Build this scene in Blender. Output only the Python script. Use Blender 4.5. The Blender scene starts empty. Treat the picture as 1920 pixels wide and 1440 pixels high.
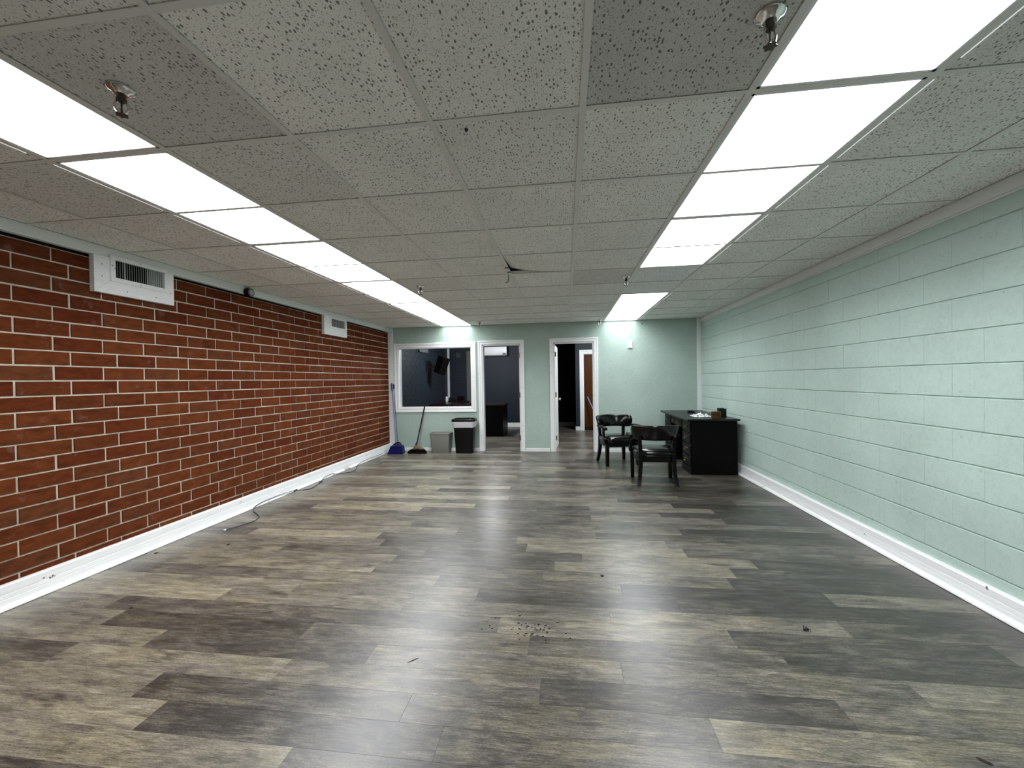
import bpy, bmesh, math, random
from mathutils import Vector, Matrix, noise
random.seed(7)
SC = bpy.context.scene
C = SC.collection
PI = math.pi

# ------------------------------------------------------------------ camera, world, exposure
cam_data = bpy.data.cameras.new('camera')
cam = bpy.data.objects.new('camera', cam_data)
C.objects.link(cam)
cam_data.sensor_width = 36.0
cam_data.lens = 779.71 * 36.0 / 1920.0
cam_data.clip_start = 0.05
R_ = Vector((0.99158687, 0.12846468, -0.01588442))
U_ = Vector((0.01447632, 0.01188732, 0.99982455))
F_ = Vector((-0.12863096, 0.99164284, -0.00992762))
CAM_H = 1.3435
cam.matrix_world = Matrix(((R_.x, U_.x, -F_.x, 0), (R_.y, U_.y, -F_.y, 0), (R_.z, U_.z, -F_.z, CAM_H), (0, 0, 0, 1)))
SC.camera = cam
w = bpy.data.worlds.new('world')
SC.world = w
w.use_nodes = True
w.node_tree.nodes['Background'].inputs[0].default_value = (0.02, 0.022, 0.025, 1)
SC.view_settings.view_transform = 'Standard'
SC.view_settings.look = 'None'
SC.view_settings.gamma = 1.0
SC.view_settings.exposure = 0.09
SC.view_settings.use_curve_mapping = False
LED = 6.2          # strength of the ceiling light panels
PANEL_W = 13.5      # watts of the lamp behind each panel (prismatic lens: limited spread)
LED_BACK = 150.0  # small dome lamps of the two rooms behind

# ------------------------------------------------------------------ measured room
H = 2.389
D = 7.751                      # face of the back wall
WL, WR = -3.43, 2.385          # faces of brick and block wall
Y0 = -1.5                      # wall behind the camera
GX, GY, SX, SY = 0.0799, 1.6399, 0.6068, 0.6123

# ------------------------------------------------------------------ helpers
def nodes_of(m):
    m.use_nodes = True
    return m.node_tree, m.node_tree.nodes['Principled BSDF']

def mat(name, col, rough=0.5, metal=0.0, spec=0.5, emit=0.0, coat=0.0):
    m = bpy.data.materials.new(name)
    nt, p = nodes_of(m)
    p.inputs['Base Color'].default_value = (*col, 1)
    p.inputs['Roughness'].default_value = rough
    p.inputs['Metallic'].default_value = metal
    p.inputs['Specular IOR Level'].default_value = spec
    p.inputs['Coat Weight'].default_value = coat
    if emit:
        p.inputs['Emission Color'].default_value = (*col, 1)
        p.inputs['Emission Strength'].default_value = emit
    return m

class NT:
    """small shorthand for building node graphs"""
    def __init__(s, m):
        s.nt, s.p = nodes_of(m)
    def n(s, typ, **kw):
        x = s.nt.nodes.new('ShaderNode' + typ)
        for k, v in kw.items():
            if k.startswith('_'):
                setattr(x, k[1:], v)
        return x
    def link(s, a, b):
        s.nt.links.new(a, b)
    def set(s, node, key, v):
        i = node.inputs[key]
        if hasattr(v, 'links') or hasattr(v, 'is_linked'):
            s.link(v, i)
        else:
            i.default_value = v
    def math(s, op, a, b=None, c=None, clamp=False):
        x = s.n('Math'); x.operation = op; x.use_clamp = clamp
        s.set(x, 0, a)
        if b is not None: s.set(x, 1, b)
        if c is not None: s.set(x, 2, c)
        return x.outputs[0]
    def vmath(s, op, a, b):
        x = s.n('VectorMath'); x.operation = op
        s.set(x, 0, a); s.set(x, 1, b)
        return x.outputs[0]
    def noise(s, vec, scale, detail=3, rough=0.5, dist=0.0):
        x = s.n('TexNoise')
        s.set(x, 'Vector', vec); s.set(x, 'Scale', scale); s.set(x, 'Detail', detail)
        s.set(x, 'Roughness', rough); s.set(x, 'Distortion', dist)
        return x.outputs['Fac']
    def ramp(s, fac, stops, interp='LINEAR'):
        x = s.n('ValToRGB'); cr = x.color_ramp; cr.interpolation = interp
        while len(cr.elements) < len(stops): cr.elements.new(0.5)
        for e, (pos, col) in zip(cr.elements, stops):
            e.position = pos
            e.color = (*col, 1) if len(col) == 3 else col
        s.set(x, 0, fac)
        return x.outputs[0]
    def mix(s, fac, a, b, typ='MIX'):
        x = s.n('Mix'); x.data_type = 'RGBA'; x.blend_type = typ
        s.set(x, 0, fac); s.set(x, 6, a); s.set(x, 7, b)
        return x.outputs[2]
    def maprange(s, v, a, b, c, d):
        x = s.n('MapRange')
        s.set(x, 0, v); s.set(x, 1, a); s.set(x, 2, b); s.set(x, 3, c); s.set(x, 4, d)
        return x.outputs[0]
    def bump(s, h, strength=0.3, dist=0.01):
        x = s.n('Bump')
        s.set(x, 'Height', h); s.set(x, 'Strength', strength); s.set(x, 'Distance', dist)
        s.link(x.outputs[0], s.p.inputs['Normal'])
    def rnd(s, island):
        if island:
            return s.n('NewGeometry').outputs['Random Per Island']
        return s.n('ObjectInfo').outputs['Random']
    def obj(s):
        return s.n('TexCoord').outputs['Object']
    def shifted(s, r):
        """object coordinates moved by a per-piece random amount"""
        c = s.n('CombineXYZ')
        s.set(c, 0, s.math('MULTIPLY', r, 61.7)); s.set(c, 1, s.math('MULTIPLY', r, 37.3)); s.set(c, 2, s.math('MULTIPLY', r, 23.9))
        return s.vmath('ADD', s.obj(), c.outputs[0])

def c4(a): return (*a, 1)

# ------------------------------------------------------------------ materials
def brick_material(island):
    m = bpy.data.materials.new('brick'); g = NT(m)
    r = g.rnd(island)
    v = g.shifted(r)
    base = g.ramp(r, [(0.0, (0.090, 0.0175, 0.0050)), (0.3, (0.108, 0.0255, 0.0065)), (0.55, (0.125, 0.032, 0.0090)), (0.8, (0.094, 0.023, 0.0070)), (1.0, (0.115, 0.035, 0.0130))])
    n1 = g.noise(g.vmath('MULTIPLY', v, (1, 5, 14)), 2.2, 4, 0.6)
    base = g.mix(1.0, base, g.ramp(n1, [(0.25, (0.55,) * 3), (0.55, (1.0,) * 3), (0.85, (1.35,) * 3)]), 'MULTIPLY')
    n2 = g.noise(v, 9, 5, 0.65)
    sc = g.ramp(n2, [(0.60, (0,) * 3), (0.76, (1,) * 3)])
    base = g.mix(g.math('MULTIPLY', sc, 0.30), base, c4((0.27, 0.175, 0.13)))
    g.link(base, g.p.inputs['Base Color'])
    g.p.inputs['Roughness'].default_value = 0.85
    g.p.inputs['Specular IOR Level'].default_value = 0.10
    g.bump(g.noise(v, 60, 4, 0.7), 0.35, 0.003)
    return m

def mortar_material():
    m = bpy.data.materials.new('mortar'); g = NT(m)
    n = g.noise(g.obj(), 14, 5, 0.6)
    g.link(g.ramp(n, [(0.3, (0.42, 0.36, 0.285)), (0.7, (0.62, 0.54, 0.44))]), g.p.inputs['Base Color'])
    g.p.inputs['Roughness'].default_value = 0.9
    g.bump(g.noise(g.obj(), 90, 3), 0.5, 0.003)
    return m

def plank_material(island):
    m = bpy.data.materials.new('vinyl_plank'); g = NT(m)
    r = g.rnd(island)
    v = g.shifted(r)
    if island:
        tone = g.maprange(g.math('FRACT', g.math('MULTIPLY', r, 7.31)), 0, 1, 0.34, 0.66)
    else:
        sep = g.n('SeparateColor'); g.link(g.n('ObjectInfo').outputs['Color'], sep.inputs[0])
        tone = sep.outputs[0]
    blot = g.noise(g.vmath('MULTIPLY', v, (2.6, 8, 1)), 1.5, 4, 0.6, 0.8)
    strk = g.noise(g.vmath('MULTIPLY', v, (2.4, 26, 1)), 1.6, 5, 0.65, 0.5)
    grain = g.noise(g.vmath('MULTIPLY', v, (16, 190, 1)), 1.0, 3, 0.75)
    fine = g.noise(g.vmath('MULTIPLY', v, (90, 240, 1)), 1.0, 2, 0.7)
    knot = g.noise(g.vmath('MULTIPLY', v, (5.0, 13, 1)), 1.0, 3, 0.55)
    t = g.math('ADD', tone, g.math('MULTIPLY', g.math('SUBTRACT', blot, 0.5), 0.78))
    t = g.math('ADD', t, g.math('MULTIPLY', g.math('SUBTRACT', strk, 0.5), 0.58))
    t = g.math('ADD', t, g.math('MULTIPLY', g.math('SUBTRACT', grain, 0.5), 0.78))
    t = g.math('ADD', t, g.math('MULTIPLY', g.math('SUBTRACT', fine, 0.5), 0.50))
    t = g.math('SUBTRACT', t, g.ramp(knot, [(0.60, (0,) * 3), (0.76, (0.22,) * 3)]))
    col = g.ramp(t, [(0.05, (0.013, 0.0115, 0.0100)), (0.32, (0.038, 0.034, 0.029)), (0.52, (0.098, 0.089, 0.071)), (0.72, (0.187, 0.169, 0.125)), (0.98, (0.34, 0.31, 0.228))])
    hue = g.noise(g.vmath('MULTIPLY', v, (2.2, 6, 1)), 1.3, 3)
    tint = g.ramp(hue, [(0.28, (1.0, 0.97, 1.06)), (0.5, (1, 1, 0.985)), (0.72, (1.04, 1.0, 0.87))])
    g.link(g.mix(1.0, col, tint, 'MULTIPLY'), g.p.inputs['Base Color'])
    g.link(g.maprange(grain, 0.2, 0.8, 0.27, 0.39), g.p.inputs['Roughness'])
    g.p.inputs['Specular IOR Level'].default_value = 0.85
    g.bump(grain, 0.10, 0.0015)
    return m

def tile_material(island):
    m = bpy.data.materials.new('acoustic_tile'); g = NT(m)
    r = g.rnd(island)
    v = g.shifted(r)
    def specks(scale, thr, stretch, seed):
        vo = g.n('TexVoronoi'); vo.feature = 'F1'; vo.voronoi_dimensions = '2D'
        warp = g.n('TexNoise'); g.set(warp, 'Vector', v); g.set(warp, 'Scale', scale * 1.6)
        vv = g.vmath('ADD', g.vmath('MULTIPLY', v, stretch), g.vmath('MULTIPLY', warp.outputs['Color'], (0.4 / scale, 0.4 / scale, 0)))
        g.set(vo, 'Vector', g.vmath('ADD', vv, (seed, seed, 0))); g.set(vo, 'Scale', scale)
        sep = g.n('SeparateColor'); g.link(vo.outputs['Color'], sep.inputs[0])
        size = g.math('MULTIPLY', g.math('POWER', sep.outputs[0], 1.6), thr)
        return g.math('LESS_THAN', vo.outputs['Distance'], size)
    a = specks(74, 0.30, (1.0, 0.62, 1), 3.1)
    b = specks(170, 0.34, (0.9, 0.7, 1), 8.7)
    base = g.mix(1.0, g.n('ObjectInfo').outputs['Color'] if not island else c4((0.88, 0.875, 0.83)),
                 g.ramp(g.noise(v, 3.0, 4, 0.6), [(0.3, (0.93,) * 3), (0.7, (1.04,) * 3)]), 'MULTIPLY')
    hole = g.math('MAXIMUM', g.math('MULTIPLY', a, 0.80), g.math('MULTIPLY', b, 0.45))
    g.link(g.mix(hole, base, c4((0.06, 0.06, 0.052))), g.p.inputs['Base Color'])
    g.p.inputs['Roughness'].default_value = 0.95
    g.p.inputs['Specular IOR Level'].default_value = 0.1
    return m

def mint_material(name, col, fine, pits=False):
    m = bpy.data.materials.new(name); g = NT(m)
    o = g.n('NewGeometry').outputs['Position']
    n = g.noise(o, 1.3, 4, 0.55)
    b = g.mix(1.0, c4(col), g.ramp(n, [(0.3, (0.90,) * 3), (0.7, (1.06,) * 3)]), 'MULTIPLY')
    n2 = g.noise(o, 35, 5, 0.7)
    b = g.mix(1.0, b, g.ramp(n2, [(0.2, (0.86,) * 3), (0.5, (1,) * 3), (0.8, (1.05,) * 3)]), 'MULTIPLY')
    hgt = g.noise(o, fine, 4, 0.75)
    if pits:
        sx = g.n('SeparateXYZ'); g.link(o, sx.inputs[0])
        cx = g.n('CombineXYZ'); g.link(sx.outputs[1], cx.inputs[0]); g.link(sx.outputs[2], cx.inputs[1])
        wn = g.n('TexNoise'); g.set(wn, 'Vector', o); g.set(wn, 'Scale', 60.0)
        vo = g.n('TexVoronoi'); vo.feature = 'F1'; vo.voronoi_dimensions = '2D'
        g.set(vo, 'Vector', g.vmath('ADD', cx.outputs[0], g.vmath('MULTIPLY', wn.outputs['Color'], (0.012, 0.008, 0)))); g.set(vo, 'Scale', 8.0)
        sp = g.n('SeparateColor'); g.link(vo.outputs['Color'], sp.inputs[0])
        pit = g.math('LESS_THAN', vo.outputs['Distance'], g.maprange(sp.outputs[0], 0.70, 1.0, 0.0, 0.070))
        b = g.mix(g.math('MULTIPLY', pit, 0.38), b, c4((col[0] * 0.45, col[1] * 0.45, col[2] * 0.45)))
        hgt = g.math('SUBTRACT', hgt, g.math('MULTIPLY', pit, 0.8))
    g.link(b, g.p.inputs['Base Color'])
    g.p.inputs['Roughness'].default_value = 0.55
    g.p.inputs['Specular IOR Level'].default_value = 0.35
    g.bump(hgt, 0.5, 0.005)
    return m

def painted(name, col, rough=0.45, dirt=0.25):
    m = bpy.data.materials.new(name); g = NT(m)
    n = g.noise(g.vmath('MULTIPLY', g.obj(), (1, 1, 3)), 6, 5, 0.65)
    b = g.mix(g.math('MULTIPLY', g.ramp(n, [(0.55, (0,) * 3), (0.8, (1,) * 3)]), dirt), c4(col), c4((col[0] * 0.5, col[1] * 0.48, col[2] * 0.45)))
    g.link(b, g.p.inputs['Base Color'])
    g.p.inputs['Roughness'].default_value = rough
    return m

M = dict(
    brick=brick_material(False), brick_far=brick_material(True), mortar=mortar_material(),
    plank=plank_material(False), plank_far=plank_material(True),
    tile=tile_material(False), tile_far=tile_material(True),
    block=mint_material('mint_block_paint', (0.50, 0.635, 0.575), 160, True),
    wall=mint_material('mint_wall_paint', (0.43, 0.545, 0.49), 220),
    white=painted('white_paint', (0.83, 0.84, 0.84), 0.42, 0.25),
    trim=painted('ceiling_trim_paint', (0.76, 0.79, 0.77), 0.5, 0.15),
    tee=mat('grid_tee', (0.74, 0.74, 0.70), 0.55),
    dark=mat('dark_void', (0.012, 0.012, 0.012), 0.9),
    under=mat('dark_subfloor', (0.05, 0.046, 0.042), 0.9),  # dark subfloor that shows between the planks
    navy=mint_material('navy_paint', (0.0105, 0.0165, 0.0270), 160),
    navy_wall=mint_material('navy_wall_paint', (0.0110, 0.0170, 0.0290), 200),
    recess_shade=mat('shaded_navy_paint', (0.006, 0.006, 0.009), 0.8, spec=0.1),  # navy wall paint with the recess's shade put into its colour
    chrome=mat('chrome', (0.75, 0.75, 0.74), 0.12, 1.0),
    brass=mat('aged_brass', (0.20, 0.16, 0.095), 0.35, 1.0),
    bronze=mat('dark_bronze', (0.10, 0.09, 0.075), 0.35, 1.0),
    steel=mat('hinge_steel', (0.10, 0.10, 0.10), 0.4, 0.8),
    black_gloss=mat('black_vinyl', (0.0015, 0.0015, 0.0016), 0.16, spec=0.36),
    black_wood=mat('black_wood', (0.0015, 0.0014, 0.0013), 0.33, spec=0.18),
    black_plastic=mat('black_plastic', (0.0016, 0.0016, 0.0018), 0.38, spec=0.25),
    desk_top=mat('black_desk_top', (0.006, 0.0065, 0.0065), 0.34, spec=0.35),
    desk_body=mat('black_desk_body', (0.0016, 0.0014, 0.0014), 0.45, spec=0.10),
    cherry=mat('dark_cherry', (0.014, 0.0035, 0.003), 0.25, spec=0.3),
    grey_plastic=mat('grey_plastic', (0.235, 0.235, 0.215), 0.5),
    blue=mat('blue_plastic', (0.002, 0.004, 0.062), 0.4, spec=0.25),
    lavender=mat('blue_lavender_pole', (0.20, 0.24, 0.52), 0.35),
    navy_grip=mat('navy_grip', (0.008, 0.010, 0.06), 0.5),
    tan=mat('tan_bristle_cap', (0.15, 0.115, 0.07), 0.85, spec=0.1),
    bristle=mat('black_bristle', (0.004, 0.003, 0.003), 0.9, spec=0.08),
    bag=mat('white_bag', (0.62, 0.63, 0.65), 0.35),
    tape=mat('brown_tape', (0.055, 0.026, 0.005), 0.35, spec=0.2),
    ac=mat('ac_plastic', (0.82, 0.83, 0.84), 0.35),
    grille=mat('grille_grey', (0.36, 0.39, 0.38), 0.5),
    dull_grille=mat('dull_grille', (0.10, 0.11, 0.12), 0.5),
    box_grey=mat('box_grey', (0.045, 0.05, 0.058), 0.5),
    cord=mat('cord_rubber', (0.035, 0.042, 0.055), 0.5),
    crumb=mat('brown_crumb', (0.02, 0.016, 0.012), 0.9),
    sensor=mat('sensor_grey', (0.12, 0.12, 0.11), 0.4),
    led_cool=mat('led_cool', (0.93, 0.965, 1.0), 0.5, emit=LED),
    led_warm=mat('led_warm', (1.0, 0.955, 0.92), 0.5, emit=LED),
    led_dim=mat('led_dim', (0.93, 0.965, 1.0), 0.5, emit=LED * 0.62),
    leak_glow=mat('leak_glow', (0.93, 0.965, 1.0), 0.5, emit=0.5),  # glow standing in for leaked light, not a lamp of its own
    led_back=mat('led_back', (0.95, 0.975, 1.0), 0.5, emit=LED_BACK),
)
M['trim_dirty'] = painted('scuffed_casing', (0.87, 0.88, 0.88), 0.42, 0.38)

def wood_brown():
    m = bpy.data.materials.new('brown_wood'); g = NT(m)
    n = g.noise(g.vmath('MULTIPLY', g.obj(), (30, 30, 1.6)), 1.2, 4, 0.6)
    g.link(g.ramp(n, [(0.3, (0.040, 0.012, 0.0015)), (0.7, (0.085, 0.028, 0.0035))]), g.p.inputs['Base Color'])
    g.p.inputs['Roughness'].default_value = 0.5
    g.p.inputs['Specular IOR Level'].default_value = 0.12
    return m
M['brown'] = wood_brown()

def glass_material():
    m = bpy.data.materials.new('window_glass'); nt, p = nodes_of(m)
    out = nt.nodes['Material Output']
    t = nt.nodes.new('ShaderNodeBsdfTransparent'); t.inputs[0].default_value = (0.90, 0.93, 0.93, 1)
    gl = nt.nodes.new('ShaderNodeBsdfGlossy'); gl.inputs['Roughness'].default_value = 0.01
    fr = nt.nodes.new('ShaderNodeFresnel'); fr.inputs[0].default_value = 1.25
    mx = nt.nodes.new('ShaderNodeMixShader')
    nt.links.new(fr.outputs[0], mx.inputs[0]); nt.links.new(t.outputs[0], mx.inputs[1]); nt.links.new(gl.outputs[0], mx.inputs[2])
    nt.links.new(mx.outputs[0], out.inputs[0])
    return m
M['glass'] = glass_material()

def wrapper_material():
    m = bpy.data.materials.new('printed_plastic'); g = NT(m)
    n = g.noise(g.obj(), 18, 2)
    g.link(g.ramp(n, [(0.56, (0.78, 0.80, 0.80)), (0.62, (0.07, 0.16, 0.10))], 'LINEAR'), g.p.inputs['Base Color'])
    g.p.inputs['Roughness'].default_value = 0.25
    return m
M['wrapper'] = wrapper_material()

# ------------------------------------------------------------------ mesh helpers
def box(bm, x0, x1, y0, y1, z0, z1, bevel=0.0, seg=1):
    mtx = Matrix.Translation(((x0 + x1) / 2, (y0 + y1) / 2, (z0 + z1) / 2)) @ Matrix.Diagonal((abs(x1 - x0), abs(y1 - y0), abs(z1 - z0), 1))
    r = bmesh.ops.create_cube(bm, size=1.0, matrix=mtx)
    if bevel:
        es = list({e for v in r['verts'] for e in v.link_edges})
        bmesh.ops.bevel(bm, geom=es, offset=bevel, segments=seg, affect='EDGES', profile=0.5)

def loft(bm, rings, cap=True):
    vs = [[bm.verts.new(p) for p in r] for r in rings]
    n = len(vs[0])
    for a, b in zip(vs, vs[1:]):
        for i in range(n):
            bm.faces.new((a[i], a[(i + 1) % n], b[(i + 1) % n], b[i]))
    if cap:
        bm.faces.new(vs[0][::-1]); bm.faces.new(vs[-1])

def tube(bm, pts, r, n=8, cap=True):
    pts = [Vector(p) for p in pts]
    rs = r if isinstance(r, (list, tuple)) else [r] * len(pts)
    rings = []
    ref = Vector((0, 0, 1))
    for i, p in enumerate(pts):
        t = (pts[min(i + 1, len(pts) - 1)] - pts[max(i - 1, 0)]).normalized()
        if abs(t.dot(ref)) > 0.95: ref = Vector((1, 0, 0)) if abs(t.x) < 0.8 else Vector((0, 1, 0))
        a = t.cross(ref).normalized(); b = a.cross(t).normalized()
        ref = b
        rings.append([p + (a * math.cos(2 * PI * k / n) + b * math.sin(2 * PI * k / n)) * rs[i] for k in range(n)])
    loft(bm, rings, cap)

def lathe(bm, prof, n=20, center=(0, 0, 0), cap=True):
    c = Vector(center)
    rings = [[c + Vector((r * math.cos(2 * PI * k / n), r * math.sin(2 * PI * k / n), z)) for k in range(n)] for r, z in prof]
    loft(bm, rings, cap)

def rrect(cx, cy, hx, hy, z, rad, k=4):
    pts = []
    for sx, sy, a0 in ((1, 1, 0), (-1, 1, 90), (-1, -1, 180), (1, -1, 270)):
        for i in range(k + 1):
            a = math.radians(a0 + 90 * i / k)
            pts.append(Vector((cx + sx * (hx - rad) + rad * math.cos(a), cy + sy * (hy - rad) + rad * math.sin(a), z)))
    return pts

def spline(pts, k=6):
    """Catmull-Rom through the points"""
    P = [Vector(p) for p in pts]; P = [2 * P[0] - P[1]] + P + [2 * P[-1] - P[-2]]
    out = []
    for i in range(1, len(P) - 2):
        for j in range(k):
            t = j / k
            a, b, c, d = P[i - 1], P[i], P[i + 1], P[i + 2]
            out.append(0.5 * ((2 * b) + (c - a) * t + (2 * a - 5 * b + 4 * c - d) * t * t + (3 * b - a - 3 * c + d) * t ** 3))
    out.append(P[-2])
    return out

def finish(bm, name, material, smooth=None, recalc=True):
    if recalc: bmesh.ops.recalc_face_normals(bm, faces=bm.faces)
    me = bpy.data.meshes.new(name)
    bm.to_mesh(me); bm.free()
    me.materials.append(material)
    if smooth:
        for p in me.polygons: p.use_smooth = True
        me.set_sharp_from_angle(angle=math.radians(smooth))
    return me

def wloc(o):
    v = Vector((0, 0, 0))
    while o is not None:
        v += o.location; o = o.parent
    return v

def obj(name, bm, material, parent=None, smooth=None, local=False, label=None, kind=None, recalc=True):
    if parent is not None and not local:
        bmesh.ops.translate(bm, vec=-wloc(parent), verts=bm.verts)
    o = bpy.data.objects.new(name, finish(bm, name, material, smooth, recalc))
    C.objects.link(o)
    o.parent = parent
    if label: o['label'] = label
    if kind: o['kind'] = kind
    return o

def boxes(name, lst, material, parent=None, bevel=0.0, **kw):
    bm = bmesh.new()
    for b in lst: box(bm, *b, bevel=bevel)
    return obj(name, bm, material, parent, **kw)

def tag(o, label, cat=None, group=None, kind=None):
    o['label'] = label
    if cat: o['category'] = cat
    if group: o['group'] = group
    if kind: o['kind'] = kind
    return o

def thing(name, label, cat, loc=(0, 0, 0), rotz=0.0, group=None):
    o = bpy.data.objects.new(name, None); C.objects.link(o)
    o.location = loc; o.rotation_euler = (0, 0, rotz); o.empty_display_size = 0.1
    return tag(o, label, cat, group)

def root(name, label, loc=(0, 0, 0)):
    o = bpy.data.objects.new(name, None); C.objects.link(o); o.location = loc; o.empty_display_size = 0.1
    o['kind'] = 'structure'; o['label'] = label
    return o

def copy_tree(o, parent=None):
    c = o.copy(); C.objects.link(c); c.parent = parent
    for ch in o.children: copy_tree(ch, c)
    return c

AX = {'X+': ((0, 1, 0), (0, 0, 1), (1, 0, 0)), 'X-': ((0, 1, 0), (0, 0, 1), (-1, 0, 0)),
      'Z+': ((1, 0, 0), (0, 1, 0), (0, 0, 1)), 'Z-': ((1, 0, 0), (0, 1, 0), (0, 0, -1))}

def slab(bm, u, v, t, c, ax, center=(0, 0, 0), cu=None):
    """thin piece with chamfered face edges: 9 quads, open at its back"""
    U, V, N = (Vector(a) for a in AX[ax]); o = Vector(center)
    def ring(hu, hv, n): return [bm.verts.new(o + U * (hu * a) + V * (hv * b) + N * n) for a, b in ((1, 1), (-1, 1), (-1, -1), (1, -1))]
    cu = c if cu is None else cu
    a = ring(u / 2 - cu, v / 2 - c, 0); b = ring(u / 2, v / 2, -c); d = ring(u / 2, v / 2, -t)
    flip = U.cross(V).dot(N) < 0
    def face(vs): bm.faces.new(vs[::-1] if flip else vs)
    face(a)
    for p, q in ((a, b), (b, d)):
        for i in range(4): face([q[i], q[(i + 1) % 4], p[(i + 1) % 4], p[i]])

_slabs = {}
def slab_obj(name, u, v, t, c, ax, loc, material, parent, cu=None):
    key = (name, round(u, 4), round(v, 4), ax)
    me = _slabs.get(key)
    if me is None:
        bm = bmesh.new(); slab(bm, u, v, t, c, ax, cu=cu)
        me = _slabs[key] = finish(bm, name, material, recalc=False)
    o = bpy.data.objects.new(name, me); C.objects.link(o)
    o.location = loc; o.parent = parent
    return o

# ================================================================== FLOOR
floor = boxes('floor', [(WL - 0.1, WR + 0.1, Y0, 12.2, -0.06, -0.004)], M['under'], kind='structure', label='grey weathered wood-look plank floor')
PW, PL, PY = 0.1515, 1.2115, 1.7065
FX0, FX1 = -3.375, 2.335
# joint position (any one) and tone of the planks that can be told apart, by row
phase = {-4: -1.73, -3: -2.23, -2: -1.70, -1: 0.538, 0: -0.131, 1: 0.235, 2: -0.206, 3: -0.385, 4: 0.228, 8: -0.10, 9: 0.10, 10: -0.33, 11: -0.43,
         12: -0.98, 13: -0.25, 14: -0.56, 15: 0.22, 17: 0.225, 18: -0.13, 19: -0.67, 23: -1.78, 25: -0.39, 28: -1.38}
tones = {(-4, -1.73): 0.55, (-4, -2.94): 0.38, (-3, -2.23): 0.66, (-3, -1.02): 0.46, (-3, 0.19): 0.42, (-2, -2.91): 0.68, (-2, -1.70): 0.36, (-2, -0.49): 0.47, (-2, 0.72): 0.56,
         (-1, 0.538): 0.60, (-1, -0.675): 0.48, (-1, -1.887): 0.42, (-1, -3.10): 0.64, (0, -0.131): 0.34, (0, 1.08): 0.50, (0, -1.34): 0.52, (0, -2.55): 0.66, (0, -3.77): 0.40,
         (1, 0.235): 0.46, (1, -0.976): 0.55, (1, 1.446): 0.56, (1, -2.19): 0.40, (1, -3.40): 0.64, (2, -0.206): 0.42, (2, 1.0): 0.34, (2, -1.42): 0.50, (2, -2.63): 0.36, (2, -3.84): 0.60,
         (3, -0.385): 0.60, (3, -1.60): 0.40, (3, 0.83): 0.33, (3, 2.04): 0.46, (4, 0.228): 0.55, (4, -0.98): 0.52, (4, 1.44): 0.36, (8, -0.10): 0.60, (8, -1.31): 0.40,
         (9, 0.10): 0.58, (9, -1.11): 0.40, (10, -0.33): 0.62, (10, -1.54): 0.38, (10, 0.88): 0.42, (11, -0.43): 0.58, (11, -1.64): 0.42, (11, 0.78): 0.45, (13, -1.46): 0.44, (13, -0.25): 0.50,
         (14, -0.56): 0.40, (14, 0.65): 0.44, (15, 0.22): 0.56, (15, -0.99): 0.40, (17, 0.225): 0.58, (17, -0.99): 0.38, (18, -0.13): 0.60, (18, -1.34): 0.46, (25, -0.39): 0.62, (28, -1.38): 0.60, (28, -2.59): 0.38}
rows_far = bmesh.new()
prng = random.Random(21)
last = 0.0
for r in range(-22, 69):
    yc = PY + PW * (r + 0.5)
    near = r >= -5 and yc < D
    xj = phase.get(r)
    if xj is None:
        xj = last + prng.choice((0.33, 0.5, 0.66)) * PL + prng.uniform(-0.12, 0.12)
    last = xj
    x = xj + math.floor((FX0 - xj) / PL) * PL
    x1 = FX1 if yc < D + 0.15 else 2.35
    while x < x1 - 0.02:
        a, b = max(x, FX0), min(x + PL, x1)
        if b - a > 0.03:
            if near:
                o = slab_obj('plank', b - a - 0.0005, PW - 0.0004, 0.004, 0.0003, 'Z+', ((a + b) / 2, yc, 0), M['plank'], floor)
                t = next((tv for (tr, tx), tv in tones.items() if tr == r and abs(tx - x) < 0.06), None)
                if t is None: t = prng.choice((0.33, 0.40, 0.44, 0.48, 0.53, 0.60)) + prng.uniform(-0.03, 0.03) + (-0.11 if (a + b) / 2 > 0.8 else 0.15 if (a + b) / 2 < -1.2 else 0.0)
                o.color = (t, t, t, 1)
            else:
                slab(rows_far, b - a - 0.0005, PW - 0.0004, 0.004, 0.0003, 'Z+', ((a + b) / 2, yc, 0))
        x += PL
obj('plank', rows_far, M['plank_far'], floor, kind='stuff', recalc=False)

# ================================================================== LEFT WALL (brick)
wall_left = boxes('wall_left', [(WL - 0.2, WL - 0.007, Y0, D, 0, 2.288)], M['mortar'], kind='structure', label='dark red brick wall with pale mortar')
boxes('top_recess', [(WL - 0.2, WL - 0.055, Y0, D, 2.288, 2.65)], M['dark'], wall_left)
BP, BH = 0.3048, 0.1007
brng = random.Random(5)
spots = []
for k in range(-2, 21):
    zt = 2.193 - k * BH
    zb = zt - BH
    zt = min(zt, 2.288)
    ph = 2.392 if k % 2 else 2.491
    n0 = math.floor((Y0 - ph) / BP)
    for n in range(n0, 25):
        a, b = ph + n * BP, ph + (n + 1) * BP
        a, b = max(a, Y0), min(b, D - 0.002)
        if b - a < 0.03: continue
        spots.append((k, a, b, zb, zt))
seen = sorted([s for s in spots if s[2] > 2.02], key=lambda s: s[1])
near_set = set(seen[:298])
bfar = bmesh.new()
for s in spots:
    k, a, b, zb, zt = s
    u, v = b - a - 0.0135, zt - zb - 0.0115
    if v < 0.02: continue
    loc = (WL + brng.uniform(-0.0012, 0.0012), (a + b) / 2 + brng.uniform(-0.0015, 0.0015), (zb + zt) / 2 + brng.uniform(-0.001, 0.001))
    if s in near_set:
        o = slab_obj('brick', u, v, 0.012, 0.0022, 'X+', loc, M['brick'], wall_left)
        o.rotation_euler = (brng.uniform(-0.004, 0.004), brng.uniform(-0.006, 0.006), brng.uniform(-0.003, 0.003))
    else:
        slab(bfar, u, v, 0.012, 0.0022, 'X+', loc)
obj('brick', bfar, M['brick_far'], wall_left, kind='stuff', recalc=False)

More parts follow.
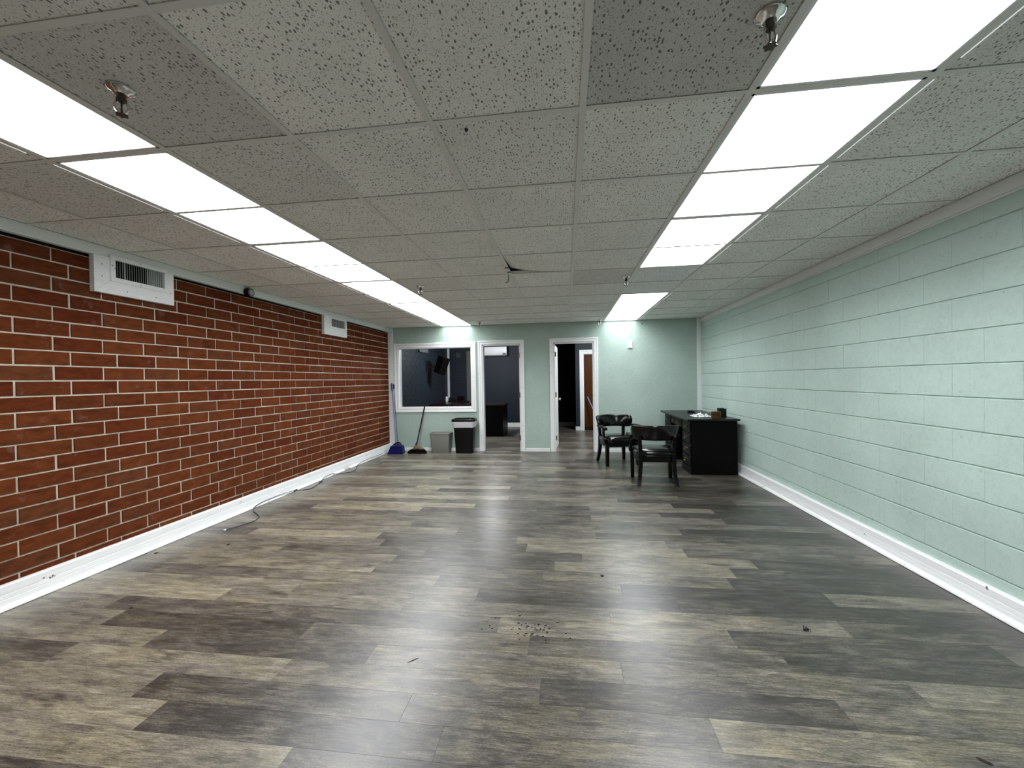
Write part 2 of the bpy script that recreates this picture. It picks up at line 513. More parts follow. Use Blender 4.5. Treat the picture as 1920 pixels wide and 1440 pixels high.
# ================================================================== RIGHT WALL (painted block)
wall_right = boxes('wall_right', [(WR + 0.0075, WR + 0.2, Y0, D, 0, 2.65)], M['block'], kind='structure', label='mint green painted concrete block wall')
KP, KH = 0.4064, 0.2008
far_blocks = bmesh.new()
for k in range(0, 12):
    zb, zt = k * KH - 0.010, (k + 1) * KH - 0.010
    zt = min(zt, 2.385); zb = max(zb, 0.0)
    ph = 2.72 if k % 2 else 2.92
    n = math.floor((Y0 - ph) / KP)
    while ph + n * KP < D:
        a, b = max(ph + n * KP, Y0), min(ph + (n + 1) * KP, D - 0.002)
        n += 1
        if b - a < 0.02: continue
        args = (b - a - 0.0006, zt - zb - 0.0080)
        loc = (WR + brng.uniform(-0.0002, 0.0003), (a + b) / 2, (zb + zt) / 2 + brng.uniform(-0.0010, 0.0010))
        if b > 2.1:
            o = slab_obj('concrete_block', *args, 0.009, 0.0022, 'X-', loc, M['block'], wall_right, cu=0.0006)
            o.rotation_euler = (brng.uniform(-0.0015, 0.0015), 0, brng.uniform(-0.0001, 0.0001))
        else:
            slab(far_blocks, *args, 0.009, 0.0022, 'X-', loc, 0.0006)
obj('concrete_block', far_blocks, M['block'], wall_right, kind='stuff', recalc=False)

# ================================================================== BACK WALL with window and two doorways
BT = 0.12                                   # thickness
W0, W1, WZ0, WZ1 = -3.225, -1.780, 0.835, 1.985
A0, A1, AZ = -1.564, -0.847, 2.013          # door_1
B0, B1, BZ = -0.216, 0.508, 2.018           # door_2
ZT = 2.65
wall_back = boxes('wall_back', [
    (WL - 0.2, W0, D, D + BT, 0, ZT), (W0, W1, D, D + BT, 0, WZ0), (W0, W1, D, D + BT, WZ1, ZT),
    (W1, A0, D, D + BT, 0, ZT), (A0, A1, D, D + BT, AZ, ZT), (A1, B0, D, D + BT, 0, ZT),
    (B0, B1, D, D + BT, BZ, ZT), (B1, WR + 0.2, D, D + BT, 0, ZT)], M['wall'], kind='structure', label='mint green back wall with window and two doorways')
bm = bmesh.new()
for x, z, r in ((1.378, 2.318, 0.011), (0.814, 1.658, 0.005), (1.117, 1.651, 0.005), (1.164, 1.655, 0.004), (0.829, 1.366, 0.005), (1.113, 1.361, 0.005), (1.358, 2.175, 0.004)):
    lathe(bm, [(r, 0), (r * 0.8, 0.002)], 10)
    bmesh.ops.transform(bm, matrix=Matrix.Translation((x, D, z)) @ Matrix.Rotation(PI / 2, 4, 'X'), verts=bm.verts[-20:])
obj('screw_hole', bm, M['dark'], wall_back, kind='stuff')
wall_front = boxes('wall_front', [(WL - 0.2, WR + 0.2, Y0 - 0.15, Y0, 0, ZT)], M['white'], kind='structure', label='white wall behind the camera')

# ------------------------------------------------------------------ base boards
def base_board(name, label, x_wall, s, h, y0, y1, rounds):
    """profile in (distance from wall, z), extruded along y"""
    prof = [(0, h), (0.028, h), (0.034, h - 0.006), (0.036, h * 0.64), (0.0325, h * 0.62), (0.0375, h * 0.60), (0.0405, h * 0.44),
            (0.037, h * 0.42), (0.043, h * 0.40), (0.045, 0.0), (0, 0.0)]
    bm = bmesh.new()
    loft(bm, [[(x_wall + s * d, y, z) for d, z in prof] for y in (y0, y1)])
    o = obj(name, bm, M['white'], kind='structure', label=label)
    for a, b in rounds:
        bm = bmesh.new()
        q = [(0.045, 0.0)] + [(0.045 + 0.029 * math.cos(t), 0.003 + 0.024 * math.sin(t)) for t in [i * PI / 10 for i in range(6)]]
        loft(bm, [[(x_wall + s * d, y, z) for d, z in q] for y in (a, b)])
        obj('quarter_round', bm, M['white'], o)
    return o
base_l = base_board('baseboard_left', 'tall grooved white baseboard under the brick wall', WL, 1, 0.143, Y0, D, [(Y0, 4.30), (4.31, 5.62), (5.66, 5.94), (6.10, 7.33)])
base_r = base_board('baseboard_right', 'tall grooved white baseboard under the mint block wall', WR, -1, 0.128, Y0, D, [(Y0, 3.2), (3.203, 5.30), (5.318, D)])
bm = bmesh.new()                                        # scuffs and nail marks left on the boards
srng = random.Random(3)
for x, y, z, n in ((WL + 0.037, 2.32, 0.085, 5), (WL + 0.036, 2.27, 0.105, 1), (WL + 0.036, 3.93, 0.10, 2), (WL + 0.036, 5.1, 0.10, 2), (WL + 0.036, 6.7, 0.09, 2)):
    for _ in range(n):
        yy, zz = y + srng.uniform(-0.02, 0.02), z + srng.uniform(-0.008, 0.008)
        box(bm, x - 0.002, x + 0.0012, yy, yy + srng.uniform(0.004, 0.011), zz, zz + srng.uniform(0.003, 0.010))
obj('scuff_mark', bm, M['sensor'], base_l, kind='stuff')
bm = bmesh.new()
for x, y, z in ((WR - 0.040, 3.63, 0.062), (WR - 0.036, 2.66, 0.118), (WR - 0.040, 5.2, 0.06)):
    for _ in range(3):
        yy, zz = y + srng.uniform(-0.01, 0.01), z + srng.uniform(-0.006, 0.006)
        box(bm, x - 0.0012, x + 0.002, yy, yy + 0.007, zz, zz + 0.006)
obj('scuff_mark', bm, M['sensor'], base_r, kind='stuff')
for a, b, lab in ((-3.385, -1.648, 'low white baseboard under the window'), (-0.762, -0.308, 'low white baseboard between the doorways'), (0.582, 2.34, 'low white baseboard right of the doorways')):
    bm = bmesh.new()
    box(bm, a, b, D - 0.014, D, 0, 0.052); box(bm, a, b, D - 0.009, D, 0.052, 0.060)
    obj('baseboard_back', bm, M['white'], kind='structure', label=lab)

# ------------------------------------------------------------------ ceiling and corner trims
def trim_board(name, label, lst, m='trim', bevel=0.003):
    return boxes(name, lst, M[m], kind='structure', bevel=bevel, label=label)
trim_board('trim_1', 'pale board along the ceiling over the brick wall', [(WL - 0.020, WL + 0.030, Y0, D, 2.312, 2.3885), (WL, WL + 0.034, Y0, D, 2.311, 2.326)])
trim_board('trim_2', 'pale board along the ceiling over the block wall', [(WR - 0.020, WR, Y0, D, 2.313, 2.3885), (WR - 0.010, WR, Y0, D, 2.300, 2.313)])
trim_board('trim_3', 'white corner board beside the brick wall', [(-3.43, -3.325, D - 0.02, D, 0.06, 2.389)], 'white')
trim_board('trim_4', 'white corner board beside the block wall', [(2.312, WR, D - 0.02, D, 0.06, 2.389)], 'white')

# ================================================================== CEILING
ceiling = boxes('ceiling', [(WL - 0.2, WR + 0.2, Y0 - 0.15, D + BT, 2.62, 2.68)], M['dark'], kind='structure', label='grey suspended ceiling of square acoustic tiles')
xs = [WL + 0.02] + [GX + i * SX for i in range(-5, 4)] + [WR - 0.008]
ys = [GY + j * SY for j in range(-5, 10)] + [D - 0.001]
light_cells = {}
for j in (-2, 0, 2, 4, 6, 8): light_cells[(-4, j)] = True; light_cells[(-4, j + 1)] = True
for j in (-2, 0, 2, 6, 8): light_cells[(1, j)] = True; light_cells[(1, j + 1)] = True
tfar = bmesh.new()
trng = random.Random(11)
dark_tiles = {(-3, -1): 0.80, (-3, 0): 0.94, (0, -1): 0.72, (-2, -1): 1.06, (0, 4): 0.86, (-3, 4): 0.9, (-5, 0): 0.86, (2, -1): 0.9}
hung = None
for ci in range(len(xs) - 1):
    i = ci - 6
    for rj in range(len(ys) - 1):
        j = rj - 5
        if (i, j) in light_cells: continue
        x0, x1, y0, y1 = xs[ci], xs[ci + 1], ys[rj], ys[rj + 1]
        u, v = x1 - x0 - 0.017, y1 - y0 - 0.017
        loc = ((x0 + x1) / 2, (y0 + y1) / 2, H + 0.0015)
        if j < -2:
            slab(tfar, u, v, 0.014, 0.0005, 'Z-', loc); continue
        o = slab_obj('ceiling_tile', u, v, 0.014, 0.0005, 'Z-', loc, M['tile'], ceiling)
        g = 0.88 * dark_tiles.get((i, j), 1.0) * trng.uniform(0.965, 1.03)
        o.color = (g, g * 0.995, g * 0.945, 1)
        if i == 1 and j in (4, 5): o.color = (0.88, 0.90, 0.90, 1)      # the two plainer panels in the gap of the light row
        if (i, j) == (-1, 3): hung = o
obj('ceiling_tile', tfar, M['tile_far'], ceiling, kind='stuff', recalc=False)
# the tile that slipped: its far left corner rides up into the plenum
bm = bmesh.new()
n = 10
tu, tv = SX - 0.012, SY - 0.012
def tz(a, b): return 0.050 * (1 - a) ** 2.4 * b ** 1.1 + 0.008 * (1 - a) ** 3
lo_ = [[bm.verts.new(((a / n - 0.5) * tu, (b / n - 0.5) * tv, tz(a / n, b / n))) for b in range(n + 1)] for a in range(n + 1)]
up_ = [[bm.verts.new((v.co.x, v.co.y, v.co.z + 0.014)) for v in r] for r in lo_]
for a in range(n):
    for b in range(n):
        bm.faces.new((lo_[a][b], lo_[a][b + 1], lo_[a + 1][b + 1], lo_[a + 1][b])); bm.faces.new((up_[a][b], up_[a + 1][b], up_[a + 1][b + 1], up_[a][b + 1]))
for k in range(n):
    bm.faces.new((lo_[k][0], lo_[k + 1][0], up_[k + 1][0], up_[k][0])); bm.faces.new((lo_[k][n], up_[k][n], up_[k + 1][n], lo_[k + 1][n]))
    bm.faces.new((lo_[0][k], up_[0][k], up_[0][k + 1], lo_[0][k + 1])); bm.faces.new((lo_[n][k], lo_[n][k + 1], up_[n][k + 1], up_[n][k]))
hung.data = finish(bm, 'ceiling_tile', M['tile'])
# suspension grid
TW = 0.0125
for n, x in enumerate(xs):
    wdt = TW if 0 < n < len(xs) - 1 else 0.008
    boxes('grid_tee', [(x - wdt, x + wdt, Y0, D, H - 0.0035, H - 0.0012), (x - 0.001, x + 0.001, Y0, D, H - 0.0012, H + 0.03)], M['tee'], ceiling)
for y in ys[:-1]:
    boxes('cross_tee', [(xs[0], xs[-1], y - TW, y + TW, H - 0.0030, H - 0.0010), (xs[0], xs[-1], y - 0.001, y + 0.001, H - 0.001, H + 0.03)], M['tee'], ceiling)

# ------------------------------------------------------------------ ceiling lights
def light_panel(x0, x1, y0, y1, m, label, group, z=H, level=1.0, glow_side=0):
    t = thing('ceiling_light', label, 'light', ((x0 + x1) / 2, (y0 + y1) / 2, z), group=group)
    a0, a1, b0, b1 = x0 + 0.0135, x1 - 0.0135, y0 + 0.0135, y1 - 0.0135
    f = 0.012
    boxes('frame', [(a0, a0 + f, b0, b1, z - 0.002, z + 0.03), (a1 - f, a1, b0, b1, z - 0.002, z + 0.03),
                    (a0, a1, b0, b0 + f, z - 0.002, z + 0.03), (a0, a1, b1 - f, b1, z - 0.002, z + 0.03)], M['white'], t)
    boxes('diffuser', [(a0 + f, a1 - f, b0 + f, b1 - f, z + 0.002, z + 0.006)], m, t)
    boxes('housing', [(a0, a1, b0, b1, z + 0.03, z + 0.05)], M['steel'], t)
    if glow_side:                                                # added glowing strips stand in for the bright leak line beside the tee
        xe = (x0 if glow_side < 0 else x1) + glow_side * (TW + 0.0065)
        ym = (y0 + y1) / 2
        boxes('glow_strip', [(xe - 0.0007, xe + 0.0007, y0 + 0.03, ym - 0.05, z - 0.0042, z - 0.0008), (xe - 0.0007, xe + 0.0007, ym + 0.02, y1 - 0.07, z - 0.0042, z - 0.0008)], M['leak_glow'], t)
    ld = bpy.data.lights.new('lamp', 'AREA'); ld.shape = 'RECTANGLE'; ld.size = a1 - a0 - 2 * f; ld.size_y = b1 - b0 - 2 * f
    ld.energy = PANEL_W * level; ld.spread = math.radians(150); ld.color = (1.0, 0.95, 0.91) if m is M['led_warm'] else (0.94, 0.97, 1.0)
    lo = bpy.data.objects.new('lamp', ld); C.objects.link(lo); lo.parent = t; lo.location = (0, 0, 0.0012)
    return t
nth = {-2: 'nearest', 0: 'second', 2: 'third', 4: 'fourth', 6: 'fifth', 8: 'sixth'}
for j in (-2, 0, 2, 4, 6, 8):
    lab = {-2: 'warm white light panel at the near end of the left row, cut by the frame',
           0: 'long cool white light panel second from the camera in the left row',
           2: 'cool white light panel third from the camera in the left row',
           4: 'cool white light panel third from the back wall in the left row',
           6: 'small looking light panel second from the back wall in the left row',
           8: 'light panel of the left row touching the back wall above the window'}[j]
    light_panel(xs[2], xs[3], GY + j * SY, min(GY + (j + 2) * SY, D - 0.001), M['led_warm'] if j == -2 else M['led_dim'] if j == 8 else M['led_cool'], lab, 'light panels of the left row', level=0.78 if j == 8 else 1.0, glow_side=-1)
for j in (-2, 0, 2, 6, 8):
    lab = {-2: 'white light panel at the near end of the right row, cut by the frame',
           0: 'long white light panel second from the camera in the right row',
           2: 'white light panel just before the plain gap in the right row',
           6: 'white light panel just beyond the plain gap in the right row',
           8: 'light panel of the right row touching the back wall'}[j]
    light_panel(xs[7], xs[8], GY + j * SY, min(GY + (j + 2) * SY, D - 0.001), M['led_dim'] if j == 8 else M['led_cool'], lab, 'light panels of the right row', level=0.78 if j == 8 else 1.0, glow_side=1)

# ------------------------------------------------------------------ sprinklers
def sprinkler(x, y, rot, label):
    z = H - 0.003
    t = thing('fire_sprinkler', label, 'sprinkler', (x, y, z), rot, 'ceiling sprinklers')
    bm = bmesh.new(); lathe(bm, [(0.040, 0.002), (0.041, -0.002), (0.036, -0.007), (0.026, -0.010), (0.020, -0.016), (0.017, -0.016)], 28)
    obj('escutcheon', bm, M['chrome'], t, 50, local=True)
    bm = bmesh.new(); lathe(bm, [(0.013, -0.010), (0.013, -0.026), (0.0165, -0.027), (0.0165, -0.033), (0.010, -0.036), (0.008, -0.036)], 8)
    obj('body', bm, M['bronze'], t, 30, local=True)
    for s in (-1, 1):
        bm = bmesh.new(); tube(bm, [(s * 0.013, 0, -0.030), (s * 0.019, 0, -0.042), (s * 0.017, 0, -0.056), (s * 0.004, 0, -0.069)], 0.0038, 8)
        obj('frame_arm', bm, M['chrome'], t, 50, local=True)
    bm = bmesh.new(); tube(bm, [(0, 0, -0.034), (0, 0, -0.05), (0, 0, -0.066)], [0.004, 0.0025, 0.004], 8)
    obj('glass_bulb', bm, M['bronze'], t, 50, local=True)
    bm = bmesh.new()
    n = 24
    ring = [(0.019 if (k // 2) % 2 else 0.0145) for k in range(n)]
    loft(bm, [[(ring[k] * math.cos(2 * PI * k / n), ring[k] * math.sin(2 * PI * k / n), z0) for k in range(n)] for z0 in (-0.069, -0.0715)])
    lathe(bm, [(0.006, -0.064), (0.007, -0.069)], 10)
    obj('deflector', bm, M['bronze'], t, local=True)
    t.scale = (1.0, 1.0, 1.28)
sprinkler(-1.535, 1.285, 0.7, 'chrome sprinkler head beside the warm light panel at upper left')
sprinkler(0.600, 1.300, 0.3, 'chrome sprinkler head beside the near light panel at upper right')
sprinkler(-1.566, 4.400, 0.2, 'sprinkler head halfway down the room beside the left light row')
sprinkler(0.629, 4.400, 0.2, 'sprinkler head halfway down the room beside the right light row')
sprinkler(-1.510, 7.280, 0.2, 'far sprinkler head near the back wall above the first doorway')
sprinkler(0.610, 7.560, 0.2, 'far sprinkler head at the end of the right light row by the back wall')

# ------------------------------------------------------------------ wire dangling at the slipped tile
bm = bmesh.new()
tube(bm, spline([(-0.549, 4.10, 2.386), (-0.549, 4.10, 2.35), (-0.552, 4.10, 2.325), (-0.566, 4.10, 2.312), (-0.582, 4.10, 2.307)], 4), 0.0035, 6)
tag(obj('dangling_wire', bm, M['cord'], None, 60), 'thin dark wire dangling from the ceiling grid beside the slipped tile', 'wire')
bm = bmesh.new()
for y in (3.82, 3.98): box(bm, -0.545, -0.510, y, y + 0.022, H - 0.009, H - 0.004)
obj('wire_tie', bm, M['cord'], ceiling, kind='stuff')
bm = bmesh.new(); lathe(bm, [(0.004, 0.0), (0.008, -0.004), (0.006, -0.010), (0.002, -0.012)], 8, (-0.395, 1.700, H + 0.001))
tag(obj('spider_nest', bm, M['crumb'], None, 50), 'small dark speck stuck to the ceiling tile near the top middle', 'insect')

# ------------------------------------------------------------------ window_1
win = root('window_1', 'office window with wide white casing and clear fixed pane', (-2.5, D, 0))
def casing_bar(name, parent, pts0, pts1, m='white'):
    bm = bmesh.new(); loft(bm, [pts0, pts1]); return obj(name, bm, M[m], parent)
def casing(parent, x0, x1, z0, z1, w, y, bottom=True, m='white', s=-1):
    """mitred casing with a stepped profile round an opening; faces -y when s = -1"""
    prof = [(0.0, 0.0), (0.0, 0.012), (0.25, 0.016), (0.45, 0.013), (0.62, 0.019), (0.92, 0.022), (1.0, 0.018), (1.0, 0.0)]
    def at(cx, cz, dx, dz): return [(cx + dx * w * a, y + s * d, cz + dz * w * a) for a, d in prof]
    bl = at(x0, z0, -1, -1) if bottom else at(x0, z0, -1, 0)
    br = at(x1, z0, 1, -1) if bottom else at(x1, z0, 1, 0)
    tl, tr = at(x0, z1, -1, 1), at(x1, z1, 1, 1)
    casing_bar('casing', parent, bl, tl, m); casing_bar('casing', parent, tl, tr, m); casing_bar('casing', parent, tr, br, m)
    if bottom: casing_bar('casing', parent, br, bl, m)
casing(win, W0, W1, WZ0, WZ1, 0.093, D)
boxes('window_frame', [(W0, W0 + 0.012, D, D + BT, WZ0, WZ1), (W1 - 0.012, W1, D, D + BT, WZ0, WZ1), (W0, W1, D, D + BT, WZ0, WZ0 + 0.012), (W0, W1, D, D + BT, WZ1 - 0.012, WZ1)], M['white'], win)
boxes('pane', [(W0 + 0.012, W1 - 0.012, D + 0.03, D + 0.035, WZ0 + 0.012, WZ1 - 0.012)], M['glass'], win)

# ------------------------------------------------------------------ doors
def hinge(parent, x, y, z, m, s):
    bm = bmesh.new(); lathe(bm, [(0.007, z - 0.045), (0.007, z + 0.045), (0.004, z + 0.050)], 10, (x, y, 0))
    box(bm, x, x + s * 0.022, y - 0.001, y + 0.002, z - 0.044, z + 0.044)
    return obj('hinge', bm, m, parent)
d1 = root('door_1', 'left doorway in white casing without a door leaf in view', ((A0 + A1) / 2, D, 0))
casing(d1, A0 - 0.005, A1 + 0.005, 0, AZ + 0.005, 0.074, D, False, 'trim_dirty')
boxes('jamb', [(A0, A0 + 0.018, D - 0.002, D + BT, 0, AZ), (A1 - 0.018, A1, D - 0.002, D + BT, 0, AZ), (A0, A1, D - 0.002, D + BT, AZ - 0.018, AZ)], M['white'], d1)
for z in (0.25, 1.06, 1.80): hinge(d1, A1 - 0.014, D - 0.007, z, M['steel'], -1)
d2 = root('door_2', 'right doorway in white casing with its leaf swung inward', ((B0 + B1) / 2, D, 0))
casing(d2, B0 - 0.005, B1 + 0.005, 0, BZ + 0.005, 0.074, D, False, 'trim_dirty')
boxes('jamb', [(B0, B0 + 0.016, D - 0.002, D + BT, 0, BZ), (B1 - 0.016, B1, D - 0.002, D + BT, 0, BZ), (B0, B1, D - 0.002, D + BT, BZ - 0.016, BZ)], M['white'], d2)
# leaf: hinged at the left jamb, open about 88 degrees
bm = bmesh.new()
box(bm, 0, 0.72, -0.0175, 0.0175, 0.012, 1.99, 0.002)
hx, hy, ang = B0 + 0.018 - 0.018, D + BT + 0.012, math.radians(87.3)
LM = Matrix.Translation((hx, hy, 0)) @ Matrix.Rotation(ang, 4, 'Z')
bmesh.ops.transform(bm, matrix=LM, verts=bm.verts)
leaf = obj('door_leaf', bm, M['white'], d2)
bm = bmesh.new()
for s in (-1, 1):
    bm2 = bmesh.new(); lathe(bm2, [(0.026, 0), (0.026, 0.006), (0.011, 0.008), (0.010, 0.026), (0.024, 0.036), (0.028, 0.048), (0.024, 0.058), (0.010, 0.062)], 16)
    bmesh.ops.transform(bm2, matrix=LM @ Matrix.Translation((0.655, s * 0.0175, 0.94)) @ Matrix.Rotation(-s * PI / 2, 4, 'X'), verts=bm2.verts)
    me = bpy.data.meshes.new('t'); bm2.to_mesh(me); bm2.free(); bm.from_mesh(me); bpy.data.meshes.remove(me)
obj('door_knob', bm, M['chrome'], leaf, 40)
for z in (0.24, 1.05, 1.81): hinge(d2, B0 + 0.018, D + 0.07, z, M['brass'], 1)
for o in (d1, d2):
    pass

# ------------------------------------------------------------------ box and wire on the back wall
t = thing('wall_sensor', 'small white box on the mint back wall above the chairs', 'wall box', (1.158, D, 1.95))
boxes('body', [(1.117, 1.200, D - 0.022, D, 1.881, 2.018)], M['ac'], t, bevel=0.004)
boxes('cover_plate', [(1.124, 1.193, D - 0.025, D - 0.022, 1.888, 2.011)], M['ac'], t, bevel=0.001)
bm = bmesh.new(); tube(bm, [(1.163, D - 0.003, 2.018), (1.163, D - 0.003, 2.385)], 0.0028, 6)
obj('wire', bm, M['wall'], t)

# ================================================================== ROOMS BEHIND
OY = 11.83
wall_ol = boxes('wall_office_left', [(WL - 0.2, WL - 0.006, D + BT, OY, 0, 2.5)], M['navy'], kind='structure', label='navy painted brick wall of the office')
bm = bmesh.new()
for k in range(-2, 22):
    zt = min(2.193 - k * BH, 2.385); zb = 2.193 - (k + 1) * BH
    y = D + BT - (0.1 if k % 2 else 0.2)
    while y < OY:
        a, b = max(y, D + BT), min(y + BP, OY); y += BP
        if b - a > 0.03 and zt - zb > 0.03: slab(bm, b - a - 0.008, zt - zb - 0.009, 0.010, 0.002, 'X+', (WL, (a + b) / 2, (zt + zb) / 2))
obj('brick', bm, M['navy'], wall_ol, kind='stuff', recalc=False)
wall_ob = boxes('wall_office_back', [(WL - 0.2, -0.5, OY, OY + 0.12, 0, 2.5)], M['navy_wall'], kind='structure', label='navy far wall of the office')
wall_pa = boxes('wall_partition', [(-0.53, -0.43, D + BT, OY, 0, 2.5)], M['navy_wall'], kind='structure', label='navy partition between office and hall')
ceil_b = boxes('ceiling', [(WL - 0.2, WR + 0.2, D + BT, 12.4, 2.40, 2.46)], mat('hall_ceiling', (0.12, 0.12, 0.12), 0.9), kind='structure', label='plain grey ceiling over the rooms behind')
trim_board('trim_5', 'white corner board in the office', [(WL, -3.365, OY - 0.02, OY, 0.1, 2.4)], 'white')
trim_board('trim_6', 'dull strip on the far office wall', [(-2.857, -2.714, OY - 0.015, OY, 0.1, 2.2)], 'sensor')
bm = bmesh.new(); box(bm, -3.365, -0.53, OY - 0.016, OY, 0, 0.10); box(bm, -3.365, -0.53, OY - 0.010, OY, 0.10, 0.115); box(bm, -3.365, -0.53, OY - 0.03, OY - 0.016, 0, 0.02)
obj('baseboard_office_back', bm, M['white'], kind='structure', label='white baseboard along the far office wall')
wall_hb = boxes('wall_hall_back', [(0.25, 0.449, 10.95, 11.05, 0, 2.5), (0.449, 1.21, 10.95, 11.05, 1.996, 2.5), (1.21, WR + 0.2, 10.95, 11.05, 0, 2.5), (0.25, 0.31, 11.05, 12.1, 0, 2.5)], M['navy_wall'], kind='structure', label='navy wall at the end of the hall')
wall_hr = boxes('wall_hall_right', [(WR, WR + 0.2, D + BT, 12.2, 0, 2.5)], M['navy_wall'], kind='structure', label='navy side wall of the hall')
wall_re = boxes('wall_recess', [(-0.6, 0.31, 12.1, 12.2, 0, 2.5), (-0.53, -0.43, OY, 12.1, 0, 2.5)], M['recess_shade'], kind='structure', label='unlit end wall of the dark recess')
boxes('baseboard_recess', [(-0.43, 0.25, 12.08, 12.1, 0, 0.10)], M['sensor'], kind='structure', label='dull baseboard in the dark recess')
boxes('baseboard_hall', [(0.242, 0.355, 10.935, 10.95, 0, 0.10), (0.236, 0.25, 10.935, 11.3, 0, 0.10)], M['white'], kind='structure', label='white baseboard at the hall corner')
d3 = root('door_3', 'brown wooden door in white casing at the end of the hall', (0.83, 10.95, 0))
casing(d3, 0.449, 1.21, 0, 1.996, 0.095, 10.95, False)
boxes('jamb', [(0.449, 0.465, 10.95, 11.05, 0, 1.996), (1.194, 1.21, 10.95, 11.05, 0, 1.996), (0.449, 1.21, 10.95, 11.05, 1.98, 1.996)], M['white'], d3)
boxes('door_leaf', [(0.467, 1.192, 11.0, 11.035, 0.09, 1.98)], M['brown'], d3)
for z in (0.62, 1.15, 1.62): boxes('rail', [(0.467, 1.192, 10.994, 11.0, z, z + 0.012)], M['brown'], d3)
boxes('kick_plate', [(0.467, 1.192, 10.99, 11.035, 0.01, 0.09)], M['cherry'], d3)
# lamps of those rooms
def dome_lamp(x, y, label):
    t = thing('dome_lamp', label, 'light', (x, y, 2.40))
    bm = bmesh.new(); lathe(bm, [(0.215, 2.40), (0.215, 2.385), (0.205, 2.380)], 28, (x, y, 0)); obj('base', bm, M['white'], t, 40)
    bm = bmesh.new(); lathe(bm, [(0.200, 2.380), (0.198, 2.345), (0.175, 2.300), (0.12, 2.265), (0.04, 2.252)], 28, (x, y, 0)); obj('shade', bm, M['led_back'], t, 60)
dome_lamp(-2.0, 9.75, 'round dome lamp on the office ceiling, hidden above the left doorway')
dome_lamp(1.0, 9.3, 'round dome lamp on the hall ceiling, hidden above the right doorway')
# leaning pole in the hall
bm = bmesh.new(); tube(bm, [(0.905, 10.40, 0.004), (0.547, 10.90, 0.875)], 0.013, 10)
tag(obj('leaning_pole', bm, M['lavender'], None, 40), 'pale blue pole leaning by the brown hall door', 'pole')

# ------------------------------------------------------------------ wall vents
def vent(y0, y1, z0, ry0, ry1, rz0, rz1, label, open_, wallx=WL, m='white'):
    t = thing('air_vent', label, 'vent', (wallx, (y0 + y1) / 2, z0), group='air vents on the left wall')
    xf = wallx + 0.040
    ztop = 2.311
    def prism(name, yz):
        bm = bmesh.new(); loft(bm, [[(x, y, z) for y, z in yz] for x in (wallx, xf)]); obj(name, bm, M[m], t)
    wdt = ry0 - y0
    prism('frame_board', [(y0, z0), (ry0, z0 + wdt * 0.9), (ry0, ztop), (y0, ztop)])
    prism('frame_board', [(y0 + 0.0015, z0), (y1 - 0.0015, z0), (ry1, z0 + wdt * 0.9 - 0.001), (ry0, z0 + wdt * 0.9 - 0.001)])
    prism('frame_board', [(y1, z0), (y1, ztop), (ry1, ztop), (ry1, z0 + wdt * 0.9)])
    # stamped register: flange ring + louvres + damper behind
    f = 0.034
    xr = xf + 0.010
    bm = bmesh.new()
    ring0 = [(ry0, rz0), (ry1, rz0), (ry1, rz1), (ry0, rz1)]
    ring1 = [(ry0 + f, rz0 + f), (ry1 - f * 0.7, rz0 + f), (ry1 - f * 0.7, rz1 - f), (ry0 + f, rz1 - f)]
    v0 = [bm.verts.new((xf - 0.002, y, z)) for y, z in ring0]; v1 = [bm.verts.new((xr - 0.003, y + 0.003 * (1 if y == ry0 else -1), z + 0.003 * (1 if z == rz0 else -1))) for y, z in ring0]
    v2 = [bm.verts.new((xr, y, z)) for y, z in ring1]; v3 = [bm.verts.new((xf - 0.02, y, z)) for y, z in ring1]
    for p, q in ((v0, v1), (v1, v2), (v2, v3)):
        for i in range(4): bm.faces.new((p[i], p[(i + 1) % 4], q[(i + 1) % 4], q[i]))
    obj('register_flange', bm, M[m], t)
    boxes('damper', [(wallx + 0.002, wallx + 0.006, ry0 + 0.01, ry1 - 0.01, rz0 + 0.01, rz1 - 0.02)], M['dark'], t)
    n = 22
    for k in range(n):
        yy = ry0 + f + (ry1 - ry0 - 1.7 * f) * (k + 0.5) / n
        turn = 0.35 if (k in (0, 4) or k > 13) else 0.95
        if not open_: turn = 0.30 if k % 5 else 0.7
        bm = bmesh.new()
        box(bm, -0.0011, 0.0011, -0.0085, 0.0085, rz0 + f, rz1 - f)
        bmesh.ops.transform(bm, matrix=Matrix.Translation((xf - 0.006, yy, 0)) @ Matrix.Rotation(turn + 0.0, 4, 'Z'), verts=bm.verts)
        obj('louver', bm, M['grille'], t)
    bm = bmesh.new(); tube(bm, [(xr - 0.004, ry0 + f * 0.9, (rz0 + rz1) / 2 - 0.005), (xr + 0.016, ry0 + f * 0.5, (rz0 + rz1) / 2)], 0.003, 6)
    obj('lever', bm, M['grille'], t)
    for y, z in ((ry0 + 0.014, rz0 + (rz1 - rz0) * 0.6), ((ry0 + ry1) / 2, rz0 + 0.014), ((ry0 + ry1) / 2, rz1 - 0.014), (y0 + wdt * 0.5, z0 + 0.12), (y0 + wdt * 0.5, z0 + 0.21), ((ry0 + ry1) * 0.5 - 0.1, z0 + 0.04), ((ry0 + ry1) * 0.5 + 0.13, z0 + 0.04), (y1 - wdt * 0.3, z0 + 0.10)):
        bm = bmesh.new(); lathe(bm, [(0.0042, 0), (0.003, 0.002)], 8)
        inreg = ry0 <= y <= ry1 and z > rz0
        bmesh.ops.transform(bm, matrix=Matrix.Translation(((xr - 0.0018) if inreg else xf, y, z)) @ Matrix.Rotation(PI / 2, 4, 'Y'), verts=bm.verts)
        obj('screw', bm, M['sensor'], t)
    return t
vent(2.617, 3.238, 2.040, 2.723, 3.172, 2.134, 2.336, 'near white air vent with open dark louvres on the brick wall', True)
vent(5.524, 6.138, 2.040, 5.660, 6.100, 2.134, 2.318, 'far white air vent with half closed louvres on the brick wall', False)
